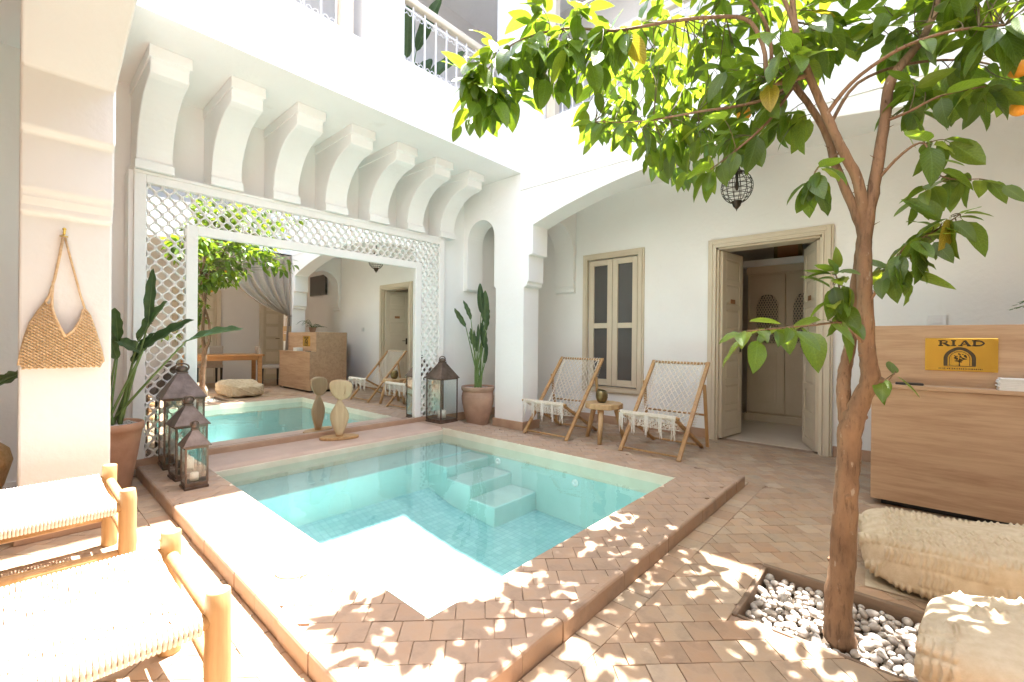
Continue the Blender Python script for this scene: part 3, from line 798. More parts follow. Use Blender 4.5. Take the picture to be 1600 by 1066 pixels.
railing('railing', 'white wrought railing with beige handrail in the balcony opening beside the lime branches', (2.48, 3.70, 0), (4.04, 3.70, 0), 3.805, 4.46, [])
railing('railing', 'white wrought railing above the wide arch behind the tree leaves', (4.30, 3.22, 0), (4.30, -.88, 0), 3.75, 4.45, [.0])

# --- west arcade: pier with the straw bag and the arch overhead
wa = thing('west_arcade', 'cream plaster pier with stepped impost carrying the arch overhead at the left edge', 'wall', (.2,3.5,0))
YW = 3.535
imp_n = [(YW, 1.775), (YW-.03, 1.785), (YW-.03, 1.82), (YW-.05, 1.86), (YW-.05, 1.88), (YW-.07, 1.90), (YW-.07, 2.19), (YW-.115, 2.215), (YW-.115, 2.525)]
poly = [(-1.66, 0), (S0, 0)] + imp_s + arch_pts(S0+.135, YW-.115, 2.525, .375)[1:-1] + imp_n[::-1] + [(YW, 0), (3.98, 0), (3.98, WT), (-1.66, WT)]
mb = MB(); mb.prism(poly, 'x', .014, .384); pbuild(mb, 'pier_and_arch', M['plaster2'], wa, bevel=.012, seg=3)
mb = MB(); mb.box(.002, .394, YW-.016, 3.99, 0, .105); pbuild(mb, 'skirting', M['skirt'], wa, bevel=.004)
mb = MB(); mb.box(.014, .384, -1.66, 3.63, WT+.001, 6.0); pbuild(mb, 'upper_face', M['plaster2'], wa)
# --- south side, seen in the mirror
sw = thing('south_wall', 'upper white wall facing the mirror above the curtained opening', 'wall', (2.3,-1.25,3))
mb = MB(); solid_wall(mb, 'y', -1.5, -1.25, (.39, 4.2), (WT+.03, 6.0), [(1.0, 3.6, 3.75, 5.6)]); pbuild(mb, 'plaster_face', M['plaster'], sw)

# --- mirror with carved lattice surround
mr = thing('wall_mirror', 'very large wall mirror in a white carved lattice frame behind the pool', 'mirror', (2.2,4.62,.13))
LX0, LX1, LZ1 = .705, 3.712, 2.366; IX0, IX1, IZ1 = .975, 3.435, 2.085; GX0, GX1, GZ1 = 1.06, 3.348, 2.004; GZ0 = .134
mb = MB(); mb.add([(LX0,4.642,GZ0),(LX1,4.642,GZ0),(LX1,4.642,LZ1),(LX0,4.642,LZ1)], [(0,1,2,3)]); mb.box(LX0, LX1, 4.6425, 4.6475, GZ0, LZ1)
mb.v = mb.v[4:]; mb.f = [tuple(i-4 for i in q) for q in mb.f[1:]]
pbuild(mb, 'mirror_glass', M['mirror'], mr)
mb = MB()
mb.box(.628, LX0, 4.606, 4.647, .08, 2.455); mb.box(LX1, 3.800, 4.606, 4.647, .08, 2.455); mb.box(LX0, LX1, 4.606, 4.647, LZ1, 2.455)
pbuild(mb, 'outer_frame', M['frame_white'], mr, bevel=.006)
mb = MB(); mb.box(.628, 3.80, 4.596, 4.606, 2.43, 2.455); pbuild(mb, 'frame_moulding', M['frame_white'], mr, bevel=.003)
mb = MB()
mb.box(IX0, GX0, 4.612, 4.641, GZ0, IZ1); mb.box(GX1, IX1, 4.612, 4.641, GZ0, IZ1); mb.box(GX0, GX1, 4.612, 4.641, GZ1, IZ1)
pbuild(mb, 'inner_frame', M['frame_white'], mr, bevel=.006)
def lattice(x0, x1, z0, z1, name):
    mb = MB(); w0 = .0435; A = w0/2*.97; h = .112; bw = .0165; y0, y1 = 4.618, 4.640
    n = int((x1-x0)/w0)
    for i in range(n+2):
        xc = .705+(round((x0-.705)/w0)+i)*w0
        sgn = 1 if round((xc-.705)/w0) % 2 == 0 else -1
        m = int((z1-z0)/h*10); prev = None; vs = []; fs = []
        for k in range(m+1):
            z = z0+(z1-z0)*k/m; ph = 2*PI*z/h
            cc = math.cos(ph); x = xc+sgn*A*math.copysign(abs(cc)**.72, cc)
            x = min(max(x, x0), x1)
            for q in ((x-bw/2,y0+.004),(x-bw*.22,y0),(x+bw*.22,y0),(x+bw/2,y0+.004),(x+bw/2,y1),(x-bw/2,y1)): vs.append((q[0], q[1], z))
        for k in range(m):
            for q in range(6): fs.append((k*6+q, k*6+(q+1) % 6, (k+1)*6+(q+1) % 6, (k+1)*6+q))
        if xc < x1+A: mb.add(vs, fs)
    pbuild(mb, name, M['frame_white'], mr)
lattice(LX0, LX1, IZ1, LZ1, 'top_lattice'); lattice(LX0, IX0, GZ0, IZ1, 'side_lattice'); lattice(IX1, LX1, GZ0, IZ1, 'side_lattice')
mb = MB(); mb.box(.60, 3.80, 4.595, 4.6475, .06, .133); pbuild(mb, 'ledge', M['skirt'], mr, bevel=.006)

# ================================================================== FURNITURE
# ---- deck chairs with a knotted cord sling (local: x = depth from front foot, y = width, z up)
def deck_chair():
    o = thing('deck_chair', '', 'chair', (0,0,0), 0, 'macrame deck chairs in the gallery')
    Wd = .60; r = .018
    for s in (0, 1):
        y = s*Wd
        mb = MB(); mb.bar((0, y, 0), (.80, y, .90), .026, .040, (0,1,0)); mb.build('long_rail', M['chairwood'], o, bevel=.004)
        y2 = .035+s*(Wd-.07)
        mb = MB(); mb.bar((-.03, y2, .405), (.72, y2, .012), .026, .040, (0,1,0)); mb.build('seat_rail', M['chairwood'], o, bevel=.004)
        y3 = -.028+s*(Wd+.056)
        mb = MB(); mb.bar((.60, y3, .68), (.715, y3, .02), .020, .032, (0,1,0)); mb.build('prop', M['chairwood'], o, bevel=.003)
    for n, a in (('top_bar', (.79, .885)), ('front_bar', (-.02, .40))):
        mb = MB(); mb.tube([(a[0], -.012, a[1]), (a[0], Wd+.012, a[1])], .015, 10); mb.build(n, M['chairwood'], o, smooth=True)
    mb = MB(); mb.tube([(.70, .03, .03), (.70, Wd-.03, .03)], .012, 8); mb.tube([(.03, 0, .035), (.03, Wd, .035)], .010, 8); mb.tube([(.655, -.03, .36), (.655, Wd+.03, .36)], .011, 8); mb.build('stretcher', M['chairwood'], o, smooth=True)
    # sling path, top bar to front bar
    ctrl = [(.79,.895), (.64,.64), (.50,.42), (.40,.30), (.30,.235), (.20,.245), (.10,.31), (.03,.385), (-.02,.417)]
    L = [0]
    for i in range(1, len(ctrl)): L.append(L[-1]+math.hypot(ctrl[i][0]-ctrl[i-1][0], ctrl[i][1]-ctrl[i-1][1]))
    T = L[-1]
    def path(s):
        s = max(0, min(T, s))
        for i in range(1, len(L)):
            if s <= L[i]+1e-9:
                f = (s-L[i-1])/(L[i]-L[i-1]); f2 = f
                return (ctrl[i-1][0]+(ctrl[i][0]-ctrl[i-1][0])*f2, ctrl[i-1][1]+(ctrl[i][1]-ctrl[i-1][1])*f2)
        return ctrl[-1]
    a, b = .045, Wd-.045; p = .054; wv = b-a
    mb = MB()
    n = int(wv/p*2); step_ = .02
    def fold(u):
        u = u % (2*wv); return a+(u if u < wv else 2*wv-u)
    for i in range(int(2*wv/p)):
        u0 = i*p; pts = []; s = 0
        while s <= T+1e-6:
            x, z = path(s); y = fold(u0+s*.72)
            edge = min(1, min(y-a, b-y)/.2)
            sag = -.018*edge*math.sin(PI*s/T)
            pts.append((x-sag*.5, y, z+sag*.6+.002*math.sin(s*90+i))); s += step_
        mb.tube(pts, .0043, 4, False)
    for y in (a, b):
        mb.tube([(path(T*k/40)[0], y, path(T*k/40)[1]) for k in range(41)], .006, 6)
    mb.build('cord_sling', M['rope'], o)
    # lashing of the sling to the rails, and wrapped top bar
    mb = MB()
    for k in range(26):
        s = T*(.02+.60*k/25); x, z = path(s)
        rx = .80*z/.90
        for y, e in ((0, a), (Wd, b)):
            mb.tube([(x, e, z), (x+.012, y, z+.022), (x+.002, y+(.02 if y else -.02), z+.0), (x, e, z)], .003, 4, False)
    for k in range(16):
        y = .03+(Wd-.06)*k/15
        mb.tube([(.79+.019*math.cos(t), y+.003*t, .885+.019*math.sin(t)) for t in [2*PI*q/10 for q in range(11)]], .0045, 5, False)
    for k in range(60):
        y = .02+(Wd-.04)*k/59
        mb.tube([(-.02+.021*math.cos(t), y, .40+.021*math.sin(t)) for t in [2*PI*q/8 for q in range(9)]], .0052, 4, False)
    mb.build('lashing', M['rope'], o, kind='stuff')
    mb = MB(); rr = random.Random(2)
    for c, n_ in ((.03, 9), (.16, 8), (.30, 10), (.44, 8), (.57, 9)):
        for k in range(n_):
            y = c+rr.uniform(-.022, .022); l = rr.uniform(.13, .21); x0 = -.042+rr.uniform(-.004, .004)
            mb.tube([(x0, y, .40), (x0-.004, y+rr.uniform(-.004,.004), .40-l*.5), (x0+rr.uniform(-.012,.006), y+rr.uniform(-.012,.012), .40-l)], [.0034,.0034,.0026], 4)
    for k in range(30):
        y = .05+.5*k/29; l = rr.uniform(.05, .11)
        mb.tube([(-.036, y, .39), (-.03, y+rr.uniform(-.01,.01), .39-l)], .0028, 4)
    mb.build('fringe', M['cord_white'], o)
    return o
dc = deck_chair(); dc.location = (4.105, 2.85, 0); dc.rotation_euler = (0, 0, math.radians(1))
dc['label'] = 'macrame deck chair nearest the white corner pier, in front of the window'
d2 = copy_tree(dc); d2.location = (4.135, 1.60, 0); d2.rotation_euler = (0, 0, math.radians(0)); d2['label'] = 'macrame deck chair between the small stool table and the open door'

# ---- small three legged table and bowl
t = thing('stool_table', 'small pale wooden three-legged table with scalloped top between the deck chairs', 'table', (4.44, 2.57, 0))
mb = MB(); n = 44; ring = []
for k in range(n):
    a = 2*PI*k/n; r = .205+.006*math.cos(11*a); ring.append((r*math.cos(a), r*math.sin(a)))
mb.prism(ring, 'z', .365, .425); mb.build('table_top', M['tablewood'], t, bevel=.008)
for a in (math.radians(200), math.radians(320), math.radians(80)):
    mb = MB(); c, s = math.cos(a), math.sin(a)
    mb.tube([(c*.13, s*.13, .40), (c*.19, s*.19, .2), (c*.245, s*.245, 0.0)], [.030, .028, .022], 10); mb.build('leg', M['tablewood'], t, smooth=True)
b = thing('bowl', 'dark bronze rounded bowl on the small stool table', 'bowl', (4.42, 2.585, .426))
mb = MB(); mb.lathe([(.035,0),(.055,.02),(.068,.06),(.066,.10),(.052,.135),(.046,.14),(.044,.134),(.058,.10),(.060,.06),(.045,.02),(.0001,.012)], 28)
for i, v in enumerate(mb.v): mb.v[i] = (v[0], v[1], v[2]+(.22*v[1]*max(0, (v[2]-.06)/.08)))
mb.build('bowl_body', M['bronze'], b, smooth=True)

# ---- metal lanterns
def lantern(wd_, ze, za, zr, loc, label, rz=0):
    """wd_ width, ze eaves, za apex of roof, zr top of ring (heights above its base)"""
    o = thing('lantern', label, 'lantern', loc, rz, 'metal lanterns round the pool'); h = wd_/2; p = .010 if wd_ < .18 else .013
    mb = MB(); mb.box(-h, h, -h, h, 0.0, .018); mb.box(-h+.006, h-.006, -h+.006, h-.006, .018, .045); mb.build('base', M['lantern'], o, bevel=.003)
    for sx in (-1, 1):
        for sy in (-1, 1):
            mb = MB(); mb.box(sx*(h-.004)-p/2-sx*p/2, sx*(h-.004)+p/2-sx*p/2, sy*(h-.004)-p/2-sy*p/2, sy*(h-.004)+p/2-sy*p/2, .04, ze); mb.build('corner_post', M['lantern'], o)
    mb = MB(); q = h-.003
    for a0, a1, b0, b1 in ((-q,q,-q,-q+p), (-q,q,q-p,q), (-q,-q+p,-q+p,q-p), (q-p,q,-q+p,q-p)): mb.box(a0, a1, b0, b1, ze-.014, ze-.001)
    mb.build('top_rim', M['lantern'], o)
    g = h-.008
    for a0, a1, b0, b1 in ((-g,g,-g-.001,-g+.001), (-g,g,g-.001,g+.001), (-g-.001,-g+.001,-g,g), (g-.001,g+.001,-g,g)):
        mb = MB(); mb.box(a0, a1, b0, b1, .046, ze-.014); mb.build('glass_pane', M['glass'], o)
    mb = MB(); mb.frustum(0, 0, ze, h+.012, ze+.008, h+.012); mb.frustum(0, 0, ze+.008, h+.010, za, h*.24); mb.frustum(0, 0, za, h*.27, za+.012, h*.27); mb.build('roof', M['lantern'], o, bevel=.002)
    mb = MB(); k = h*.30
    mb.lathe([(k*.9, za+.012), (k*1.1, za+.03), (k*.8, za+.05), (k*.3, za+.058), (.0001, za+.06)], 16); mb.build('cap', M['lantern'], o, smooth=True)
    mb = MB(); R0 = (zr-za)*.42; rr_ = max(R0, h*.34)
    mb.tube([(rr_*math.cos(a), 0, za+.045+rr_*.7*math.sin(a)) for a in [2*PI*i/22 for i in range(23)]], .006 if wd_ > .2 else .004, 6, False)
    mb.build('ring_handle', M['lantern'], o, smooth=True)
    mb = MB(); cr = h*.36; ch = .09 if wd_ > .18 else .05
    mb.lathe([(cr, .046), (cr, .046+ch), (cr*.8, .05+ch), (.0001, .048+ch)], 20); mb.build('candle', M['cord_white'], o, smooth=True)
    return o
lantern(.29, .55, .745, .81, (3.625, 4.425, PZ), 'brown metal lantern standing alone at the far corner of the pool beside the potted plant', math.radians(2))
lantern(.275, .55, .745, .81, (.915, 4.435, PZ), 'tallest of the three brown metal lanterns grouped at the left of the pool', math.radians(-3))
lantern(.205, .39, .53, .575, (.868, 4.01, PZ), 'middle sized of the three brown metal lanterns grouped at the left of the pool', math.radians(2))
lantern(.142, .29, .395, .43, (.838, 3.70, PZ), 'smallest of the three brown metal lanterns grouped at the left of the pool', math.radians(0))

# ---- carved wooden head sculpture
st = thing('wooden_sculpture', 'carved pale wood figure with flat face on an oval base before the mirror', 'sculpture', (2.25, 4.40, PZ), 0)
st.rotation_euler = (0, 0, math.radians(-22)); st.scale = (1.16, 1.2, 1.03)
mb = MB(); ov = [(.165*math.cos(2*PI*k/36), .085*math.sin(2*PI*k/36)) for k in range(36)]
mb.prism(ov, 'z', .002, .030); mb.build('oval_base', M['chairwood'], st, bevel=.006)
def outline(rows, thick, name, mat):
    """flat carved piece: rows (z, half width, centre shift); soft section"""
    mb = MB(); n = 20; vs = []; fs = []
    for z, hw, sh in rows:
        for k in range(n):
            a = 2*PI*k/n; c, s = math.cos(a), math.sin(a)
            vs.append((sh+hw*math.copysign(abs(c)**.8, c), thick*math.copysign(abs(s)**.7, s)*min(1, hw/.03), z))
    for i in range(len(rows)-1):
        for k in range(n): fs.append((i*n+k, i*n+(k+1) % n, (i+1)*n+(k+1) % n, (i+1)*n+k))
    fs.append(tuple(range(n-1,-1,-1))); fs.append(tuple((len(rows)-1)*n+k for k in range(n))); mb.add(vs, fs)
    return mb.build(name, mat, st, smooth=True)
outline([(.028,.028,0),(.06,.036,0),(.10,.050,0),(.15,.068,0),(.20,.079,0),(.24,.080,0),(.28,.070,0),(.32,.050,0),(.35,.034,0),(.375,.022,0),(.395,.020,0)], .024, 'body', M['carved'])
hd = outline([(.395,.022,.012),(.402,.040,.018),(.42,.062,.020),(.45,.082,.018),(.49,.094,.014),(.53,.098,.010),(.555,.094,.006),(.575,.080,.0),(.588,.055,-.004),(.594,.020,-.006)], .026, 'head', M['carved'])
mb = MB(); mb.tube([(.045, -.027, .535), (.046, -.034, .49), (.044, -.036, .468), (.036, -.030, .460)], [.004,.006,.008,.004], 8); mb.build('nose', M['carved'], hd, smooth=True)
mb = MB(); mb.tube([(.026, -.0265, .437), (.040, -.0285, .441), (.056, -.0265, .437)], [.002,.004,.002], 6); mb.tube([(.030, -.0265, .429), (.041, -.028, .427), (.053, -.0265, .430)], [.002,.004,.002], 6); mb.build('lips', M['carved'], hd, smooth=True)

# ---- peeled-log stools with woven cord seats
def log_stool(label, x1, y0, y1, loc):
    o = thing('log_stool', label, 'stool', loc, 0, 'woven log stools in the sun')
    x0 = -.74; x1 = 0
    rr = random.Random(int(y0*100))
    def post(x, y):
        mb = MB(); pts = []; rd = []
        for k in range(10):
            z = .43*k/9; pts.append((x+rr.uniform(-.0015,.0015), y+rr.uniform(-.0015,.0015), z)); rd.append(.034+rr.uniform(-.001,.001)-.003*k/9)
        rd[-1] -= .002
        mb.tube(pts, rd, 16); mb.build('leg', M['stoolwood'], o, smooth=True, bevel=.004)
    Y0, Y1 = y0-loc[1], y1-loc[1]
    for x in (x0, x1):
        for y in (Y0, Y1): post(x, y)
    for y in (Y0, Y1):
        mb = MB(); mb.tube([(x0, y, .355), ((x0+x1)/2, y+.004, .35), (x1, y, .355)], .021, 12); mb.build('seat_rail', M['stoolwood'], o, smooth=True)
    for y in (Y0, Y1):
        mb = MB(); mb.tube([(x0, y, .15), ((x0+x1)/2, y, .153), (x1, y, .15)], [.020,.023,.016], 12); mb.build('stretcher', M['stoolwood'], o, smooth=True)
    for x in (x0, x1):
        mb = MB(); mb.tube([(x, Y0, .20), (x+.01, (Y0+Y1)/2, .20), (x, Y1, .20)], [.016,.021,.016], 12); mb.build('stretcher', M['stoolwood'], o, smooth=True)
        mb = MB(); mb.tube([(x, Y0, .345), (x, Y1, .345)], .020, 12); mb.build('seat_rail', M['stoolwood'], o, smooth=True)
    # woven seat: cords over the two long rails, cross cords woven through
    mb = MB()
    def top(x, y):
        t = (y-Y0)/(Y1-Y0); u = (x-x0)/(x1-x0)
        return .386-.022*math.sin(PI*t)-.014*math.sin(PI*u)
    n = 62; a, b = x0+.045, x1-.045
    for i in range(n):
        x = a+(b-a)*i/(n-1); pts = []
        rowk = i//2
        for k in range(25):
            t = k/24; y = Y0+(Y1-Y0)*t
            wv = .0032*math.sin(t*14*PI+(rowk % 2)*PI)
            pts.append((x+.0012*math.sin(k*1.7+i), y, top(x, y)+wv))
        e = .024
        left = [(x, Y0+e*math.sin(q)*-1, .356+(.030)*math.cos(q)) for q in (2.6, 1.9, 1.2, .5)]
        right = [(x, Y1+e*math.sin(q), .356+(.030)*math.cos(q)) for q in (.5, 1.2, 1.9, 2.6)]
        mb.tube(left+pts[1:-1]+right, .0048, 5)
    mb.build('seat_cords', M['cord_white'], o, smooth=True)
    mb = MB(); m = 14
    for j in range(m):
        y = Y0+(Y1-Y0)*(j+1)/(m+1)
        pts = [(a+(b-a)*k/62, y, top(a+(b-a)*k/62, y)+.0045*math.sin(k/62*31*PI+(j % 2)*PI)) for k in range(63)]
        mb.tube(pts, .0050, 5)
    mb.build('cross_cords', M['cord_white'], o, smooth=True)
    return o
log_stool('pale log stool with white woven seat at the bottom left corner, nearest the camera', .38, 1.405, 1.955, (.375, 1.405, 0))
log_stool('pale log stool with white woven seat, the farther one below the straw bag', .35, 2.63, 3.20, (.345, 2.63, 0))

# ---- straw bag on a hook
YB = YW-.004; HX, HZ = .182, 1.675
bag = thing('straw_bag', 'golden crocheted straw shoulder bag hanging on the cream pier', 'bag', (HX, YB, HZ))
K = .0025/4.265
KZ = .00352/4.265
def B2(cx, cy): return ((cx-345)*K, -(cy-110)*KZ)
Lo = [(225,560),(180,620),(130,700),(95,800),(70,900),(58,975)]; Ro = [(490,590),(530,640),(560,720),(590,810),(615,890),(630,965)]
Vn = [(268,600),(290,665),(320,730),(355,785)]; Vr = [(480,605),(455,680),(410,745),(355,785)]
def interp(tbl, y):
    tbl = sorted(tbl, key=lambda p: p[1])
    if y <= tbl[0][1]: return tbl[0][0]
    for (x0, y0), (x1, y1) in zip(tbl, tbl[1:]):
        if y <= y1: return x0+(x1-x0)*(y-y0)/(y1-y0)
    return tbl[-1][0]
mb = MB(); row = 0; y = 575
def strand(xa, xb, cy, row):
    n = max(4, int((xb-xa)/6)); 
    for side in (0, 1):
        pts = []
        for k in range(n+1):
            cx = xa+(xb-xa)*k/n; u, v = B2(cx, cy+3.5*math.sin(cx*.16+row*PI))
            mid = (cx-345)/290; th = .045*math.sqrt(max(0, 1-mid*mid*.9))*min(1, (cy-520)/180)*math.sqrt(max(.02, (1015-cy)/300 if cy > 715 else 1))
            base = .004
            yy = -(base+th+.004*math.cos(cx*.16+row*PI)) if side == 0 else -base*.5
            pts.append((u, yy, v))
        mb.tube(pts, .0047, 5)
while y < 1000:
    l, r = interp(Lo, y), interp(Ro, y); bot = 0
    if y > 960: l += (y-960)*.7; r -= (y-960)*.7
    if y < 785:
        strand(l, interp(Vn, y), y, row)
        if y > 595: strand(interp(Vr, y), r, y, row)
    else: strand(l, r, y, row)
    y += 10.5; row += 1
mb.build('crochet_body', M['straw_light'], bag, smooth=True)
mb = MB()
def edge(pts, rad): mb.tube([(B2(*p)[0], -d, B2(*p)[1]) for p, d in pts], rad, 7)
edge([((340,112),.012),((318,240),.010),((285,400),.010),((250,520),.016),((225,560),.022)], .0065); edge([((350,112),.012),((380,220),.010),((420,360),.010),((460,500),.010),((490,590),.016)], .0055)
edge([((275,420),.010),((268,520),.018),((268,600),.030),((290,665),.045),((320,730),.052),((355,785),.055)], .0065); edge([((490,590),.018),((480,605),.024),((455,680),.04),((410,745),.05),((355,785),.055)], .0065)
edge([(p, .012) for p in Lo], .005); edge([(p, .012) for p in Ro], .005)
mb.build('strap_and_edging', M['straw_light'], bag, smooth=True)
hk = thing('wall_hook', 'small brass hook holding the straw bag on the pier', 'hook', (HX, YB, HZ))
mb = MB(); mb.tube([(0,.003,.012),(0,-.022,.012),(0,-.030,.020),(0,-.030,.034)], .006, 8); mb.ball((0,-.030,.036), .009, 10, 6); mb.lathe([(.018,-.002),(.018,.002),(.0001,.003)], 16)
mb.build('hook_body', M['hook'], hk, smooth=True)

# ---- hanging wire globe lamp
def globe_lamp(loc, label, ztop):
    o = thing('pendant_lamp', label, 'lamp', loc, 0, 'wire pendant lamps of the gallery')
    R0, Hh = .145, .165
    mb = MB(); 
    for k in range(14):
        a = 2*PI*k/14
        mb.tube([(R0*math.sin(PI*t/14)*math.cos(a), R0*math.sin(PI*t/14)*math.sin(a), Hh*math.cos(PI*t/14)) for t in range(1, 14)], .0030, 5, False)
    for z in (-.12,-.085,-.04,.005,.05,.09,.125):
        r = R0*math.sqrt(1-(z/Hh)**2); mb.tube([(r*math.cos(2*PI*q/28), r*math.sin(2*PI*q/28), z) for q in range(29)], .0030, 5, False)
    mb.build('wire_cage', M['iron'], o)
    mb = MB(); mb.lathe([(.0001,-.245),(.004,-.235),(.005,-.225),(.016,-.212),(.034,-.19),(.042,-.165),(.050,-.150),(.052,-.145),(.045,-.14),(.0001,-.14)], 20); mb.build('finial', M['iron'], o, smooth=True)
    mb = MB(); mb.lathe([(.052,.142),(.046,.155),(.030,.175),(.024,.20),(.012,.225),(.008,.25),(.0001,.252)], 20); mb.build('top_cap', M['iron'], o, smooth=True)
    mb = MB(); z = .255; k = 0
    while loc[2]+z < ztop:
        pts = [((.011 if k % 2 else 0)*math.cos(t), (0 if k % 2 else .011)*math.cos(t), z+.018*math.sin(t)) for t in [2*PI*q/10 for q in range(11)]]
        mb.tube(pts, .0025, 5, False); z += .030; k += 1
    mb.build('chain', M['iron'], o)
    mb = MB(); mb.lathe([(.012,.14),(.012,.05),(.018,.04),(.020,.0),(.012,-.03),(.0001,-.035)], 14); mb.build('bulb_holder', M['iron'], o, smooth=True)
    return o
globe_lamp((4.82, 1.305, 2.675), 'wire globe pendant lamp hanging in the gallery before the open door', 3.12)

# ---- reception desk
dk = thing('reception_desk', 'oak veneer reception desk with raised back panel and brass plaque', 'desk', (4.0, -.5, 0))
mb = MB(); mb.box(4.0, 4.80, -1.35, .197, .045, .815); pbuild(mb, 'front_panel', M['oak_y'], dk, bevel=.003)
mb = MB(); mb.box(3.985, 4.13, -1.36, .200, .8155, .842); pbuild(mb, 'ledge', M['oak_y'], dk, bevel=.003)
mb = MB(); mb.box(4.131, 4.80, -1.35, .197, .8155, 1.247); pbuild(mb, 'back_panel', M['oak_y'], dk, bevel=.003)
mb = MB(); mb.box(4.07, 4.75, -1.3, .14, 0, .0448); pbuild(mb, 'plinth', M['black'], dk)
pq = MB(); pq.box(4.122, 4.1305, -.416, -.078, .944, 1.160); pq = pbuild(pq, 'brass_plaque', M['brass'], dk, bevel=.002)
XP = 4.1213
def PP(u, v): return (XP, -.078-u*.338, 1.160-v*.216)     # plaque coordinates, u right, v down
mb = MB()
def stroke(a, b, wd_=.012): mb.bar(PP(*a), PP(*b), wd_*.355, .0008, (1,0,0))
def letter(x, kind):
    t, m, b_ = .075, .15, .225; w_ = .10
    def serif(px, py, l=.045): stroke((px-l/2, py), (px+l/2, py), .02)
    if kind in 'RI' or kind == 'D':
        sx = x if kind != 'I' else x+.03
        stroke((sx, t), (sx, b_), .035); serif(sx, t, .07); serif(sx, b_, .07)
    if kind == 'R':
        pts = [(x, t), (x+.07, t+.005), (x+.095, t+.037), (x+.07, m-.005), (x, m)]
        for p, q in zip(pts, pts[1:]): stroke(p, q, .022)
        stroke((x+.045, m), (x+.11, b_), .035); serif(x+.115, b_, .05)
    if kind == 'D':
        pts = [(x, t), (x+.075, t+.008), (x+.12, t+.05), (x+.12, b_-.05), (x+.075, b_-.008), (x, b_)]
        for p, q in zip(pts, pts[1:]): stroke(p, q, .026)
    if kind == 'A':
        stroke((x, b_), (x+.058, t-.004), .020); stroke((x+.058, t-.004), (x+.118, b_), .036); stroke((x+.025, .178), (x+.09, .178), .018); serif(x, b_, .06); serif(x+.118, b_, .06)
for x, k in ((.225, 'R'), (.375, 'I'), (.50, 'A'), (.69, 'D')): letter(x, k)
# arch emblem with a tree
def arcband(r0, r1, cx, cy, base):
    n = 26; vs = []
    for i in range(n+1):
        a = PI*i/n
        k = 1+.10*math.sin(a)**6
        for r in (r0, r1): vs.append(PP(cx-r*math.cos(a), cy-r*1.45*math.sin(a)*k))
    mb.add(vs, [(2*i, 2*i+1, 2*i+3, 2*i+2) for i in range(n)])
    for s in (-1, 1):
        q = [PP(cx+s*r0, cy), PP(cx+s*r1, cy), PP(cx+s*r1, base), PP(cx+s*r0, base)]; mb.add(q, [(0,1,2,3)])
arcband(.165, .222, .49, .62, .83); arcband(.135, .145, .49, .62, .83)
stroke((.27, .845), (.71, .845), .012)
stroke((.49, .84), (.49, .62), .016)
rr = random.Random(4)
for k in range(42):
    a = rr.uniform(0, 2*PI); d = math.sqrt(rr.random())
    u, v = .49+.105*d*math.cos(a), .60+.13*d*math.sin(a)
    p = PP(u, v); mb.add([(XP-.0004, p[1]-.0035, p[2]-.003), (XP-.0004, p[1]+.0035, p[2]-.003), (XP-.0004, p[1]+.0035, p[2]+.003), (XP-.0004, p[1]-.0035, p[2]+.003)], [(0,1,2,3)])
for k in range(5): stroke((.49, .74), (.41+.04*k, .58), .007)
rr = random.Random(9); u = .20
while u < .80:
    l = rr.uniform(.006, .02); stroke((u, .925), (u+l, .925), .022); u += l+.012
o = mb.build('engraved_lettering', M['engrave'], None, fix=False); o.parent = pq
mb = MB(); mb.box(4.02, 4.085, -.072, .072, .8425, .857); ph = mb.build('phone', M['black'], bevel=.004, label='flat black phone lying on the desk ledge', cat='phone')
for k in range(7):
    mb = MB(); z = .8425+k*.0105; j = random.uniform(-.006, .006)
    mb.box(4.0+j*.5, 4.12+j*.5, -.60+j, -.405+j*1.5, z, z+.0098); mb.build('booklet', M['paper'], bevel=.001, label='white booklet in the small stack on the desk ledge beside the brass plaque', cat='booklet', group='booklets stacked on the desk')

# ================================================================== PLANTS, POUFS, TREE
def set_uv(me, per_vert):
    uvl = me.uv_layers.new(name='UVMap'); vi = np.zeros(len(me.loops), dtype=np.int32); me.loops.foreach_get('vertex_index', vi)
    uvl.data.foreach_set('uv', np.array(per_vert, dtype=np.float32)[vi].ravel())
def pot(o, prof, mat, name='pot'):
    mb = MB(); mb.lathe(prof, 40, (0,0,0), .004); return mb.build(name, mat, o, smooth=True)
def pebbles_in_pot(o, z, r, n, seed):
    rr = random.Random(seed); mb = MB()
    for k in range(n):
        a = rr.uniform(0, 2*PI); d = r*math.sqrt(rr.random()); s = rr.uniform(.010, .019)
        mb.ball((d*math.cos(a), d*math.sin(a), z+rr.uniform(-.004,.008)), s, 7, 5, (1, rr.uniform(.7,1), rr.uniform(.5,.75)))
    mb.build('pot_pebbles', M['pebble'], o, smooth=True, kind='stuff')
